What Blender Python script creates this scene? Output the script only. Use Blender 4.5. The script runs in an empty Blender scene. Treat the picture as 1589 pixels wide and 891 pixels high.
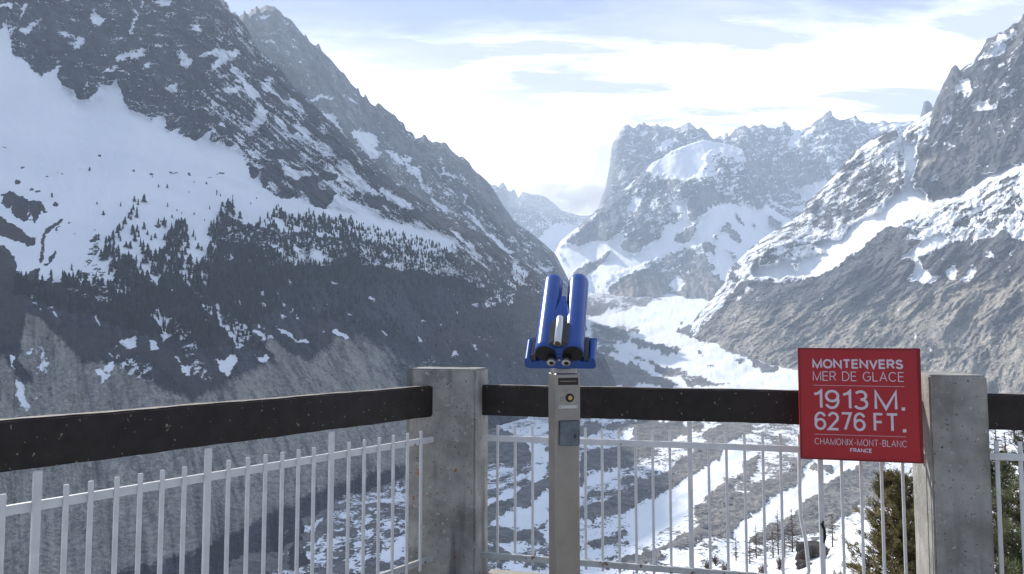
import bpy, bmesh, math, random
import numpy as np
from mathutils import Vector, Matrix
random.seed(7); np.random.seed(7)
S = bpy.context.scene
COL = S.collection
R_ = math.radians

# ------------------------------------------------------------ camera, light, exposure
FPX, CX, CY = 1150.0, 794.5, 445.5          # focal length and centre of the photograph in its own pixels
PITCH, EYE = R_(3.71), 1.6
cam = bpy.data.cameras.new('camera'); cam.sensor_width = 36; cam.lens = FPX / 1589 * 36
cam.clip_start = 0.05; cam.clip_end = 60000
camo = bpy.data.objects.new('camera', cam); COL.objects.link(camo)
camo.location = (0, 0, EYE); camo.rotation_euler = (R_(90) + PITCH, 0, 0)
S.camera = camo
SUN_AZ, SUN_EL = R_(-41), R_(36)            # azimuth from +Y, negative = towards -X
sun = bpy.data.lights.new('sun', 'SUN'); sun.energy = 5.0; sun.angle = R_(0.6); sun.color = (1.0, 0.95, 0.87)
suno = bpy.data.objects.new('sun', sun); COL.objects.link(suno)
sd = Vector((math.sin(SUN_AZ) * math.cos(SUN_EL), math.cos(SUN_AZ) * math.cos(SUN_EL), math.sin(SUN_EL)))
suno.rotation_euler = sd.to_track_quat('Z', 'Y').to_euler()
S.view_settings.view_transform = 'Standard'; S.view_settings.look = 'None'
S.view_settings.exposure = 0.54; S.view_settings.gamma = 1.0; S.view_settings.use_curve_mapping = False
S.render.engine = 'CYCLES'
S.cycles.use_denoising = True
try: S.cycles.denoiser = 'OPENIMAGEDENOISE'
except Exception: pass
S.cycles.volume_bounces = 2; S.cycles.max_bounces = 6; S.cycles.diffuse_bounces = 3
S.cycles.sample_clamp_indirect = 4.0

class NT:
    """tiny helper to write node trees"""
    def __init__(s, tree): s.t = tree; tree.nodes.clear()
    def n(s, kind, **kw):
        nd = s.t.nodes.new(kind)
        for k, v in kw.items():
            if k.startswith('_'): nd.inputs[k[1:].replace('_', ' ')].default_value = v
            else: setattr(nd, k, v)
        return nd
    def l(s, a, b): s.t.links.new(a, b)
    def inp(s, sock, v):
        if hasattr(v, 'bl_idname') or hasattr(v, 'is_output'): s.l(v, sock)
        else: sock.default_value = v
    def math(s, op, a, b=0.0, c=0.0, clamp=False):
        nd = s.t.nodes.new('ShaderNodeMath'); nd.operation = op; nd.use_clamp = clamp
        for i, v in enumerate((a, b, c)): s.inp(nd.inputs[i], v)
        return nd.outputs[0]
    def mr(s, v, a, b, c=0.0, d=1.0, smooth=True):
        nd = s.t.nodes.new('ShaderNodeMapRange'); nd.interpolation_type = 'SMOOTHSTEP' if smooth else 'LINEAR'
        for i, x in enumerate((v, a, b, c, d)): s.inp(nd.inputs[i], x)
        return nd.outputs[0]
    def mix(s, f, a, b):
        nd = s.t.nodes.new('ShaderNodeMix'); nd.data_type = 'RGBA'
        s.inp(nd.inputs[0], f); s.inp(nd.inputs[6], a); s.inp(nd.inputs[7], b)
        return nd.outputs[2]
    def noise(s, vec, scale, detail=4, rough=0.55, dist=0.0):
        nd = s.t.nodes.new('ShaderNodeTexNoise')
        nd.inputs['Scale'].default_value = scale; nd.inputs['Detail'].default_value = detail
        nd.inputs['Roughness'].default_value = rough; nd.inputs['Distortion'].default_value = dist
        if vec is not None: s.l(vec, nd.inputs['Vector'])
        return nd.outputs['Fac']
    def mapping(s, vec, scale=(1, 1, 1), rot=(0, 0, 0), loc=(0, 0, 0)):
        nd = s.t.nodes.new('ShaderNodeMapping')
        nd.inputs['Scale'].default_value = scale; nd.inputs['Rotation'].default_value = rot; nd.inputs['Location'].default_value = loc
        s.l(vec, nd.inputs['Vector']); return nd.outputs[0]

# sky: Nishita + thin high cloud and a bright bank low over the head of the valley
w = bpy.data.worlds.new('World'); S.world = w; w.use_nodes = True
t = NT(w.node_tree)
sky = t.n('ShaderNodeTexSky', sky_type='NISHITA', sun_disc=False, sun_elevation=SUN_EL, sun_rotation=SUN_AZ,
          altitude=1900.0, air_density=1.0, dust_density=1.2, ozone_density=1.5)
tc = t.n('ShaderNodeTexCoord')
sep = t.n('ShaderNodeSeparateXYZ'); t.l(tc.outputs['Generated'], sep.inputs[0])
X, Y, Z = sep.outputs
zc = t.math('MAXIMUM', Z, 0.02)
u = t.math('DIVIDE', X, t.math('ADD', zc, 0.22)); v = t.math('DIVIDE', Y, t.math('ADD', zc, 0.22))
cmb = t.n('ShaderNodeCombineXYZ'); t.l(u, cmb.inputs[0]); t.l(v, cmb.inputs[1])
m1 = t.mapping(cmb.outputs[0], scale=(0.8, 2.3, 1), rot=(0, 0, R_(-16)), loc=(1.3, 0.42, 0))
n1 = t.noise(m1, 1.15, 9, 0.56, 0.35)
m2 = t.mapping(cmb.outputs[0], scale=(1.1, 4.0, 1), rot=(0, 0, R_(-14)), loc=(4.3, 2.2, 0))
n2 = t.noise(m2, 1.6, 7, 0.6, 0.2)
dsum = t.math('ADD', t.math('MULTIPLY', n1, 0.62), t.math('MULTIPLY', n2, 0.38))
# more cloud low down and to the right, clearer towards the upper left
side = t.math('MULTIPLY', X, 0.13)
low = t.mr(Z, 0.37, 0.20, 0.0, 0.30)
cl = t.mr(t.math('ADD', t.math('ADD', dsum, side), low), 0.44, 0.60)
SKYCLOUD = 0.92
thick = t.mr(n2, 0.44, 0.56)
ccol = t.mix(thick, (1.6, 1.6, 1.68, 1), (0.56, 0.585, 0.80, 1))
ccol = t.mix(t.mr(t.math('MULTIPLY_ADD', X, 0.28, Z), 0.34, 0.22), ccol, (2.1, 2.05, 2.0, 1))
ccol = t.mix(t.mr(Z, 0.45, 0.62, 0.0, 0.75), ccol, (0.42, 0.47, 0.60, 1))
sc = t.n('ShaderNodeVectorMath', operation='SCALE'); t.l(sky.outputs[0], sc.inputs[0]); sc.inputs['Scale'].default_value = 0.085
veil = t.mix(t.mr(Z, 0.55, 0.30, 0.0, 0.7), sc.outputs[0], (0.47, 0.52, 0.84, 1))
fin = t.mix(t.math('MULTIPLY', cl, SKYCLOUD), veil, ccol)
below = t.mr(Z, -0.08, 0.0)
fin = t.mix(below, (0.35, 0.37, 0.42, 1), fin)
bg = t.n('ShaderNodeBackground'); t.l(fin, bg.inputs[0]); bg.inputs[1].default_value = 1.0
fin2 = t.mix(t.mr(Y, 0.1, 0.7), (0.265, 0.31, 0.41, 1), fin)
t.l(fin2, bg.inputs[0])
t.l(bg.outputs[0], t.n('ShaderNodeOutputWorld').inputs[0])

# ------------------------------------------------------------ camera geometry (pixel <-> bearing) used to survey the site
cp, sp = math.cos(PITCH), math.sin(PITCH)
def bearing(px, py):
    x = (np.asarray(px, float) - CX) / FPX; u = (CY - np.asarray(py, float)) / FPX
    y = cp - u * sp; z = sp + u * cp
    return np.arctan2(x, y), z / np.hypot(x, y)
def pixel(x, y, z):
    z = z - EYE; d = y * cp + z * sp; up = -y * sp + z * cp
    d = np.maximum(d, 1e-3)
    return CX + FPX * x / d, CY - FPX * up / d

# ------------------------------------------------------------ noise
def _h(ix, iy, s):
    h = (ix.astype(np.int64) * 374761393 + iy.astype(np.int64) * 668265263 + s * 974711) & 0x7fffffff
    h = ((h ^ (h >> 13)) * 1274126177) & 0x7fffffff
    return (h ^ (h >> 16)) & 0xffff
def gnoise(x, y, s=0):
    ix = np.floor(x); iy = np.floor(y); fx = x - ix; fy = y - iy
    ix = ix.astype(np.int64); iy = iy.astype(np.int64)
    def g(a, b):
        an = _h(ix + a, iy + b, s) * (2 * math.pi / 65536)
        return np.cos(an) * (fx - a) + np.sin(an) * (fy - b)
    sx = fx * fx * fx * (fx * (fx * 6 - 15) + 10); sy = fy * fy * fy * (fy * (fy * 6 - 15) + 10)
    a = g(0, 0); b = g(1, 0); c = g(0, 1); d = g(1, 1)
    return (a + sx * (b - a) + sy * ((c + sx * (d - c)) - (a + sx * (b - a)))) * 1.5
def fbm(x, y, o=5, s=0, g=0.5):
    r = 0; a = 1; n = 0
    for i in range(o):
        r = r + a * gnoise(x, y, s + i * 17); n += a; a *= g; x = x * 2.03 + 5.1; y = y * 2.03 + 1.7
    return r / n
def ridged(x, y, o=5, s=0, g=0.55):
    r = 0; a = 1; n = 0
    for i in range(o):
        r = r + a * (1 - 2.0 * np.abs(gnoise(x, y, s + i * 17))); n += a; a *= g; x = x * 2.07 + 3.3; y = y * 2.07 + 7.7
    return r / n

# ------------------------------------------------------------ hand-traced maps of where snow, forest and scree lie
X0, Y0, CW, CH = -520, -420, 2700, 1500
class Map:
    def __init__(s, base): s.a = np.full((CH, CW), float(base), np.float32)
    def poly(s, val, pts, soft=1.5, mode='set'):
        p = np.array(pts, float); x0 = int(max(p[:, 0].min() - X0 - soft * 3 - 2, 0)); x1 = int(min(p[:, 0].max() - X0 + soft * 3 + 3, CW))
        y0 = int(max(p[:, 1].min() - Y0 - soft * 3 - 2, 0)); y1 = int(min(p[:, 1].max() - Y0 + soft * 3 + 3, CH))
        if x1 <= x0 or y1 <= y0: return
        gx, gy = np.meshgrid(np.arange(x0, x1) + X0 + .5, np.arange(y0, y1) + Y0 + .5)
        ins = np.zeros(gx.shape, bool); n = len(p)
        for i in range(n):
            xa, ya = p[i]; xb, yb = p[(i + 1) % n]
            if ya == yb: continue
            c = (ya > gy) != (yb > gy)
            ins ^= c & (gx < (xb - xa) * (gy - ya) / (yb - ya) + xa)
        m = ins.astype(np.float32); k = int(round(soft))
        if k > 0:
            ker = np.hanning(2 * k + 3)[1:-1]; ker /= ker.sum()
            m = np.apply_along_axis(lambda r: np.convolve(r, ker, 'same'), 0, m)
            m = np.apply_along_axis(lambda r: np.convolve(r, ker, 'same'), 1, m)
        sub = s.a[y0:y1, x0:x1]
        s.a[y0:y1, x0:x1] = sub + (val - sub) * m if mode == 'set' else sub + val * m
    def many(s, val, polys, soft=1.5):
        for q in polys: s.poly(val, q, soft)
    def stroke(s, val, pts, w, soft=1.5):
        p = np.array(pts, float); w = np.broadcast_to(np.asarray(w, float), (len(p),))
        d = np.gradient(p, axis=0); d /= np.maximum(np.linalg.norm(d, axis=1, keepdims=True), 1e-6); nn = np.stack([-d[:, 1], d[:, 0]], 1)
        s.poly(val, np.concatenate([p + nn * w[:, None] / 2, (p - nn * w[:, None] / 2)[::-1]]), soft)
    def at(s, px, py, warp=1.0):
        if warp:
            px, py = (px + warp * (7 * fbm(px / 26, py / 22, 3, 301) + 3.2 * fbm(px / 6.5, py / 5.5, 3, 303)),
                      py + warp * (7 * fbm(px / 26, py / 22, 3, 305) + 3.2 * fbm(px / 6.5, py / 5.5, 3, 307)))
        x = np.clip(px - X0 - .5, 0, CW - 1.01); y = np.clip(py - Y0 - .5, 0, CH - 1.01)
        ix = x.astype(int); iy = y.astype(int); fx = x - ix; fy = y - iy; a = s.a
        return (a[iy, ix] * (1 - fx) + a[iy, ix + 1] * fx) * (1 - fy) + (a[iy + 1, ix] * (1 - fx) + a[iy + 1, ix + 1] * fx) * fy
def zm(ox, oy, sc, pts): return [(ox + x * sc, oy + y * sc) for x, y in pts]

# ------------------------------------------------------------ terrain sheets
def finish(o, kind=None, label=None, cat=None, group=None):
    if kind: o['kind'] = kind
    if label: o['label'] = label
    if cat: o['category'] = cat
    if group: o['group'] = group
    return o
def grid_mesh(name, P, mat, attrs, kind='structure', parent=None):
    nr, nc = P.shape[:2]
    me = bpy.data.meshes.new(name)
    me.vertices.add(nr * nc); me.vertices.foreach_set('co', P.reshape(-1).astype(np.float32))
    i = np.arange((nr - 1) * (nc - 1)); r = i // (nc - 1); c = i % (nc - 1); a = r * nc + c
    F = np.stack([a, a + 1, a + nc + 1, a + nc], 1).astype(np.int32)
    me.loops.add(F.size); me.loops.foreach_set('vertex_index', F.reshape(-1))
    me.polygons.add(len(F)); me.polygons.foreach_set('loop_start', np.arange(0, F.size, 4, dtype=np.int32))
    try: me.polygons.foreach_set('loop_total', np.full(len(F), 4, np.int32))
    except Exception: pass
    me.update(calc_edges=True)
    me.polygons.foreach_set('use_smooth', np.ones(len(F), bool))
    for k, v in attrs.items():
        at = me.attributes.new(k, 'FLOAT', 'POINT'); at.data.foreach_set('value', v.reshape(-1).astype(np.float32))
    me.materials.append(mat)
    o = bpy.data.objects.new(name, me); COL.objects.link(o); finish(o, kind)
    if parent: o.parent = parent
    return o
def blur_rows(A, k):
    ker = np.hanning(2 * k + 3)[1:-1]; ker /= ker.sum()
    P = np.pad(A, ((k, k), (0, 0)), mode='edge'); out = np.zeros_like(A)
    for i, wt in enumerate(ker): out += wt * P[i:i + A.shape[0]]
    return out
def blur_cols(A, k): return blur_rows(A.T.copy(), k).T
def sheet(lines, pxcols, step, back=(), blur=14, cblur=20, jag=0.0, jagscale=30.0, seed=0):
    """lines run foot -> crest, each [(px, py, distance)]; returns distance R and slope T per row and column."""
    az = bearing(pxcols, np.full(len(pxcols), 520.0))[0]
    Ts, Rs, Yp = [], [], []
    for ln in lines:
        a = np.array(ln, float); ba, te = bearing(a[:, 0], a[:, 1]); o = np.argsort(ba)
        Ts.append(np.interp(az, ba[o], te[o]))
        rr = np.interp(az, ba[o], a[o, 2]); rr = blur_rows(rr[:, None], cblur)[:, 0]; Rs.append(rr)
        Yp.append(np.interp(pxcols, a[np.argsort(a[:, 0]), 0], a[np.argsort(a[:, 0]), 1]))
    for k in range(len(Ts) - 2, -1, -1):       # order foot below crest
        Ts[k] = np.minimum(Ts[k], Ts[k + 1] - 2e-4)
    T, R = [Ts[0]], [Rs[0]]
    for k in range(len(lines) - 1):
        n = max(2, int(np.percentile(np.abs(Yp[k + 1] - Yp[k]), 92) / step))
        for j in range(1, n + 1):
            f = j / n; T.append(Ts[k] * (1 - f) + Ts[k + 1] * f); R.append(Rs[k] * (1 - f) + Rs[k + 1] * f)
    T = np.array(T); R = np.array(R)
    top = R[-1].copy(); R = blur_rows(R, blur); R += (top - R[-1])[None] * np.linspace(0, 1, len(R))[:, None] ** 6
    return az, T, R
def world(az, T, R):
    return np.stack([np.sin(az)[None] * R, np.cos(az)[None] * R, EYE + T * R], -1)

def terrain_mat(name, rock=((.085, .085, .09), (.20, .195, .19)), tan=(.36, .32, .26), veg=(.018, .026, .020), med=45.0, fine=9.0,
                snowc=(.86, .88, .92), bump=6.0, brown=(.062, .050, .050), na=0.9, nb=0.9, nz=0.0, orient=False):
    m = bpy.data.materials.new(name); m.use_nodes = True; t = NT(m.node_tree)
    co = t.n('ShaderNodeTexCoord').outputs['Object']
    def A(k): return t.n('ShaderNodeAttribute', attribute_name=k).outputs['Fac']
    nm = t.noise(co, 1 / med, 5, 0.62); nf = t.noise(co, 1 / fine, 5, 0.65)
    nl = t.noise(co, 1 / (med * 5), 4, 0.55)
    strv = t.mapping(co, scale=(1 / (fine * 1.6), 1 / (fine * 1.6), 1 / (fine * 9)))
    ns = t.noise(strv, 1.0, 6, 0.7)
    vo = t.n('ShaderNodeTexVoronoi', distance='EUCLIDEAN'); vo.inputs['Scale'].default_value = 1.0
    t.l(t.mapping(co, scale=(1 / (fine * 2.2), 1 / (fine * 2.2), 1 / (fine * 4.5)), rot=(.2, .15, .3)), vo.inputs['Vector'])
    wv = t.n('ShaderNodeVectorMath', operation='ADD'); vn = t.n('ShaderNodeTexNoise'); vn.inputs['Scale'].default_value = 1 / (fine * 3); vn.inputs['Detail'].default_value = 3; t.l(co, vn.inputs['Vector'])
    vs2 = t.n('ShaderNodeVectorMath', operation='SCALE'); vs2.inputs['Scale'].default_value = fine * 3.0; t.l(vn.outputs['Color'], vs2.inputs[0]); t.l(co, wv.inputs[0]); t.l(vs2.outputs[0], wv.inputs[1])
    t.l(wv.outputs[0], vo.inputs['Vector'].links[0].from_node.inputs['Vector'])
    if orient:       # texture that follows the fall line of the slope
        oc = t.n('ShaderNodeCombineXYZ'); t.l(A('ou'), oc.inputs[0]); t.l(A('ov'), oc.inputs[1])
        ns = t.noise(t.mapping(oc.outputs[0], scale=(1 / (fine * 1.1), 1 / (fine * 7), 1)), 1.0, 6, 0.7, .4)
        wv2 = t.n('ShaderNodeVectorMath', operation='ADD'); t.l(oc.outputs[0], wv2.inputs[0]); t.l(vs2.outputs[0], wv2.inputs[1])
        t.l(t.mapping(wv2.outputs[0], scale=(1 / (fine * 2.0), 1 / (fine * 6), 1)), vo.inputs['Vector'])
    vd = vo.outputs['Distance']; vcel = t.n('ShaderNodeSeparateColor'); t.l(vo.outputs['Color'], vcel.inputs[0])
    s = t.math('SUBTRACT', A('snow'), 0.5)
    s = t.math('MULTIPLY_ADD', t.math('SUBTRACT', nm, .5), na * 2.2, s)
    s = t.math('MULTIPLY_ADD', t.math('SUBTRACT', nf, .5), nb * 3.0, s)
    if nz:
        g = t.n('ShaderNodeSeparateXYZ'); t.l(t.n('ShaderNodeNewGeometry').outputs['Normal'], g.inputs[0])
        s = t.math('MULTIPLY_ADD', t.math('SUBTRACT', g.outputs[2], .6), nz, s)
    sf = t.mr(s, -0.035, 0.035)
    mixn = t.math('ADD', t.math('ADD', t.math('MULTIPLY', nl, .25), t.math('MULTIPLY', A('streak'), .35)), t.math('ADD', t.math('MULTIPLY', vcel.outputs[0], .12), t.math('ADD', t.math('MULTIPLY', ns, .2), t.math('MULTIPLY', nf, .2))))
    mixn = t.math('SUBTRACT', mixn, .06)
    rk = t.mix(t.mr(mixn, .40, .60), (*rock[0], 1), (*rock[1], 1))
    br = t.math('MULTIPLY', t.mr(t.math('ADD', A('brown'), t.math('SUBTRACT', nm, .5)), .35, .65), t.mr(nf, .3, .6, .5, 1.0))
    rk = t.mix(br, rk, (*brown, 1))
    tn = t.mr(t.math('ADD', A('tan'), t.math('MULTIPLY', t.math('SUBTRACT', mixn, .5), 1.6)), .25, .75)
    tcol = t.mix(t.mr(t.math('ADD', t.math('MULTIPLY', nf, .5), t.math('ADD', t.math('MULTIPLY', ns, .15), t.math('MULTIPLY', A('streak'), .35))), .36, .62), (tan[0] * .42, tan[1] * .43, tan[2] * .47, 1), (*tan, 1))
    rk = t.mix(tn, rk, tcol)
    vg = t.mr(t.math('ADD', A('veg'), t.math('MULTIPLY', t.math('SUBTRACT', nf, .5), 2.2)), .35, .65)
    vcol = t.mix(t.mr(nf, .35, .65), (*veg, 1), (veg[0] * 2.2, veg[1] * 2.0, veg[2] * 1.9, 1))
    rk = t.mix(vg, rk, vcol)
    sn = t.mix(t.mr(nl, .35, .65), (*snowc, 1), (snowc[0] * .93, snowc[1] * .94, snowc[2] * .95, 1))
    col = t.mix(sf, rk, sn)
    h = t.math('ADD', t.math('ADD', t.math('MULTIPLY', ns, .5), t.math('MULTIPLY', nf, .8)), t.math('MULTIPLY', vd, 1.3))
    h = t.math('MULTIPLY', h, t.math('MULTIPLY_ADD', sf, -0.93, 1.0))
    bp = t.n('ShaderNodeBump', _Strength=1.0, _Distance=bump); t.l(h, bp.inputs['Height'])
    b = t.n('ShaderNodeBsdfPrincipled', _Roughness=0.85); b.inputs['Specular IOR Level'].default_value = 0.15
    t.l(col, b.inputs['Base Color']); t.l(bp.outputs[0], b.inputs['Normal'])
    t.l(b.outputs[0], t.n('ShaderNodeOutputMaterial').inputs[0])
    return m
# ------------------------------------------------------------ mountain on the left (rock face, snowfield, forest, cliffs, scree)
nearL = np.concatenate([np.arange(-500, -40, 9.0), np.arange(-40, 872, 1.5), np.arange(872, 985, 1.5)])
A_crest = [(-500,-120,2500),(-300,-260,2700),(-100,-250,2900),(0,-210,3000),(150,-150,3000),(250,-80,2950),(320,-22,2900),(339,0,2880),(343,4,2880),(346,10,2880),(347.6,3,2880),(351,4,2880),(356,12,2880),(357,19,2880),(365,19,2870),(373,31,2870),(382,41,2860),(389,57,2850),(398,74,2840),(410,86,2830),(422,94,2820),(431,103,2810),(442,116,2800),(454,134,2790),(469,145,2780),(480,157,2770),(493,170,2760),(510,188,2750),(530,207,2740),(550,226,2730),(575,248,2720),(600,271,2710),(640,302,2700),(680,328,2690),(720,347,2680),(760,371,2690),(790,396,2700),(820,414,2720),(835,425,2740),(842,433,2750),(852,455,2770),(865,480,2790),(900,515,2820),(925,545,2840),(934,549,2850),(941,560,2850),(946,573,2850),(955,595,2850),(962,612,2850),(985,640,2850)]
A_base = [(-500,60,2100),(-100,40,2250),(0,50,2350),(60,112,2330),(130,156,2300),(200,170,2280),(270,212,2280),(400,285,2250),(500,320,2300),(600,345,2400),(720,385,2520),(800,425,2620),(842,450,2680),(900,530,2780),(962,613,2840),(985,641,2840)]
A_tree = [(-500,300,1750),(0,300,1850),(200,310,1850),(400,335,1900),(600,390,2120),(720,420,2330),(842,475,2620),(900,545,2750),(962,614,2830),(985,642,2830)]
A_clif = [(-500,480,1350),(0,480,1400),(300,500,1450),(500,512,1620),(700,540,1980),(800,560,2250),(860,570,2480),(962,615,2820),(985,643,2820)]
A_foot = [(-500,1000,520),(-100,965,640),(0,960,680),(180,920,720),(330,891,760),(440,835,880),(520,795,1010),(620,752,1200),(680,712,1420),(760,664,1850),(850,640,2250),(900,632,2500),(962,620,2780),(985,644,2800)]
A_skirt = [(x, y + 120, r * .72) for x, y, r in A_foot]
azA, TA, RA = sheet([A_skirt, A_foot, A_clif, A_tree, A_base, A_crest], nearL, 1.5, blur=16)

sA = Map(.10); vA = Map(0); tA = Map(0); bA = Map(0); smA = Map(0)
flank = [(300,-60),(352,0),(400,70),(500,175),(640,300),(760,368),(842,432),(852,470),(760,430),(640,400),(560,380),(500,345),(430,305),(385,270),(360,228),(300,215),(320,180),(300,120),(330,60)]
sA.poly(.40, flank, 14)
sA.poly(.12, [(100,-60),(340,-20),(330,110),(310,200),(250,200),(180,130),(140,60)], 14)
sA.poly(.60, [(330,215),(372,222),(450,240),(560,262),(660,320),(720,360),(640,372),(520,345),(440,310),(380,268)], 10)
sA.poly(.16, [(395,80),(510,190),(600,275),(690,335),(760,372),(700,366),(600,320),(520,240),(440,180),(400,120)], 8)
# the big snowfield
field = [(-500,40),(-60,40),(0,52),(10,34),(16,66),(10,34),(18,85),(37,95),(49,108),(63,117),(80,111),(94,103),(90,121),(103,139),(114,143),(124,155),(134,156),(152,145),(155,130),(181,129),(186,145),(200,170),(225,178),(235,187),(253,182),(254,182),(256,201),(265,204),(282,200),(278,209),(299,217),(320,212),(335,201),(322,217),(353,227),(371,228),(374,243),(384,259),(387,274),(405,284),(420,297),(441,310),(469,308),(482,318),(520,322),(570,330),(640,352),(700,366),(712,378),(660,384),(600,380),(560,372),(500,366),(440,360),(400,352),(380,352),(355,378),(340,430),(320,452),(300,430),(280,425),(240,440),(200,458),(150,445),(110,440),(60,452),(30,420),(-40,400),(-500,380)]
sA.poly(1.7, field, 2.4)
sA.poly(1.7, [(9,75),(12,66),(17,48),(29,38),(36,18),(39,4),(44,2),(42,8),(34,28),(24,45),(18,50),(14,60),(13,72)], 1)
sA.poly(1.7, [(-60,30),(0,8),(17,12),(18,9),(6,4),(-60,10)], 1)
# snow patches on the rock face
for q in [
 zm(0,0,.258,[(95,185),(120,170),(180,155),(230,125),(255,115),(240,140),(180,175),(160,210),(140,205)]),
 zm(0,0,.258,[(345,190),(370,190),(440,215),(470,240),(515,238),(490,270),(440,308),(430,300),(465,265),(455,240),(420,215),(380,220)]),
 zm(0,0,.258,[(548,90),(570,50),(590,90),(625,120),(590,165),(560,140)]),
 zm(0,0,.258,[(690,370),(700,345),(740,325),(830,315),(890,290),(880,315),(830,350),(760,350)]),
 zm(0,0,.258,[(612,460),(630,410),(650,400),(700,405),(690,425),(650,425),(625,450)]),
 zm(0,0,.258,[(835,415),(870,380),(905,365),(910,390),(870,405)]),
 zm(0,0,.258,[(830,470),(845,470),(880,500),(870,508)]),
 zm(0,0,.258,[(505,520),(530,500),(545,515),(520,530)]),
 zm(0,0,.258,[(775,215),(785,130),(820,90),(800,40),(815,50),(830,100),(800,140),(795,190),(810,210)]),
 zm(0,0,.258,[(850,30),(860,0),(870,30),(860,60)]), zm(0,0,.258,[(935,25),(960,0),(1020,0),(1020,30)]),
 zm(0,0,.258,[(820,235),(840,230),(865,250),(840,255)]), zm(0,0,.258,[(455,320),(470,330),(495,358),(480,358)]),
 zm(250,0,.258,[(0,0),(80,0),(40,30),(0,40)]),
 zm(250,0,.258,[(165,165),(205,150),(260,175),(230,190),(190,180)]),
 zm(250,0,.258,[(75,320),(130,315),(165,345),(205,360),(180,400),(155,420),(105,370),(130,360),(100,335)]),
 zm(250,0,.258,[(30,535),(60,510),(100,505),(80,555),(55,550)]),
 zm(250,0,.258,[(225,345),(300,305),(350,285),(370,300),(480,290),(450,340),(400,370),(340,410),(265,430),(310,385),(350,350),(300,330),(245,350)]),
 zm(250,0,.258,[(400,375),(440,400),(470,430),(490,425),(500,490),(560,540),(600,570),(595,590),(655,605),(600,585),(560,605),(515,580),(500,530),(495,495),(430,495),(425,480),(470,480),(470,445),(430,430)]),
 zm(250,0,.258,[(350,440),(370,460),(430,455),(425,470),(370,475),(350,490)]),
 zm(250,0,.258,[(365,540),(400,520),(430,540),(470,515),(475,560),(430,560),(395,560)]),
 zm(250,0,.258,[(590,615),(610,650),(650,655),(625,690),(640,715),(575,780),(510,785),(545,740),(580,680),(560,660)]),
 zm(250,0,.258,[(570,440),(590,445),(610,490),(650,510),(700,560),(780,620),(830,670),(885,722),(840,700),(760,645),(700,590),(620,545),(600,500)]),
 zm(250,0,.258,[(610,480),(665,482),(660,492),(620,488)]), zm(250,0,.258,[(750,550),(780,570),(830,640),(890,690),(850,675),(790,620)]),
 zm(250,0,.258,[(790,730),(850,770),(910,840),(860,830),(830,780)]), zm(250,0,.258,[(945,735),(1000,800),(980,800)]),
 zm(250,0,.258,[(730,660),(775,680),(765,700),(735,680)]), zm(250,0,.258,[(690,680),(730,730),(780,800),(830,800),(870,860),(800,840),(740,790),(700,760)]),
 zm(250,0,.258,[(345,740),(380,750),(370,762),(350,755)]), zm(250,0,.258,[(330,775),(300,830),(260,840),(275,810)]),
 [(446,170),(452,178),(470,196),(492,214),(480,210),(462,195)],[(480,212),(500,224),(520,243),(505,240)],
 [(520,245),(548,262),(575,290),(600,305),(575,300),(545,280)],[(540,225),(552,240),(570,258),(560,256)],
 [(583,283),(602,293),(640,322),(650,330),(620,325),(596,303)],[(505,262),(530,270),(548,285),(520,282)],
 [(430,240),(455,262),(480,270),(500,290),(470,285),(440,268)],[(480,300),(520,300),(560,318),(600,325),(560,335),(500,325)]]:
    sA.poly(1.05, q, 3)
# dark rock in the snow
for q in [zm(250,220,.258,[(620,100),(650,60),(740,60),(820,75),(830,100),(740,105),(660,90)]),
 zm(250,220,.258,[(640,160),(680,140),(740,175),(745,215),(680,235),(630,235)]),
 zm(250,220,.258,[(525,150),(580,155),(575,220),(530,215)]), zm(250,220,.258,[(600,170),(630,160),(620,240),(600,230)]),
 zm(250,220,.258,[(610,245),(640,240),(625,285),(610,275)]), zm(250,220,.258,[(700,320),(730,280),(760,270),(800,300),(790,335),(740,345)]),
 zm(250,220,.258,[(760,240),(850,225),(1000,205),(1010,230),(930,235),(960,280),(1000,330),(1000,400),(930,380),(880,330),(850,290),(800,270)]),
 zm(250,220,.258,[(740,125),(830,145),(870,160),(860,175),(800,165)]), zm(250,220,.258,[(870,120),(940,150),(930,165),(880,140)]),
 [(500,262),(530,272),(520,280),(495,278)], [(565,300),(592,312),(588,322),(562,310)], [(505,290),(520,300),(512,316),(498,305)]]:
    sA.poly(-.5, q, 1)
# left-hand crags and gullies
for q in [zm(0,220,.258,[(0,300),(60,298),(130,320),(170,345),(240,372),(295,430),(245,432),(205,490),(185,465),(150,480),(120,465),(95,455),(70,410),(20,370)]),
 zm(0,220,.258,[(-300,430),(0,450),(60,480),(130,525),(210,580),(215,620),(160,640),(140,600),(60,590),(0,560),(-300,540)]),
 zm(0,220,.258,[(-300,580),(0,620),(60,660),(105,730),(90,790),(95,850),(140,900),(-300,900)])]:
    sA.poly(-.6, q, 1); bA.poly(.7, q, 6)
sA.poly(1.3, zm(0,220,.258,[(60,410),(75,380),(92,350),(85,385),(70,412)]), 1)
sA.poly(1.3, zm(0,220,.258,[(165,460),(172,400),(172,365),(178,370),(178,440)]), 1); sA.poly(1.3, zm(0,220,.258,[(180,470),(190,430),(200,425),(195,460)]), 1)
for q in [zm(0,220,.258,[(380,450),(350,515),(300,545),(262,560),(265,640),(262,700),(240,730),(235,690),(245,640),(235,600),(255,540),(320,490)]),
 zm(0,220,.258,[(355,650),(340,690),(280,735),(250,745),(300,690)]), zm(0,220,.258,[(370,500),(345,560),(330,540)]),
 zm(0,220,.258,[(240,740),(170,800),(130,840),(100,860),(130,900),(240,900),(200,860),(240,800)])]:
    sA.poly(-.3, q, 1.2); bA.poly(.6, q, 4)
rng = np.random.RandomState(3)
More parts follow.
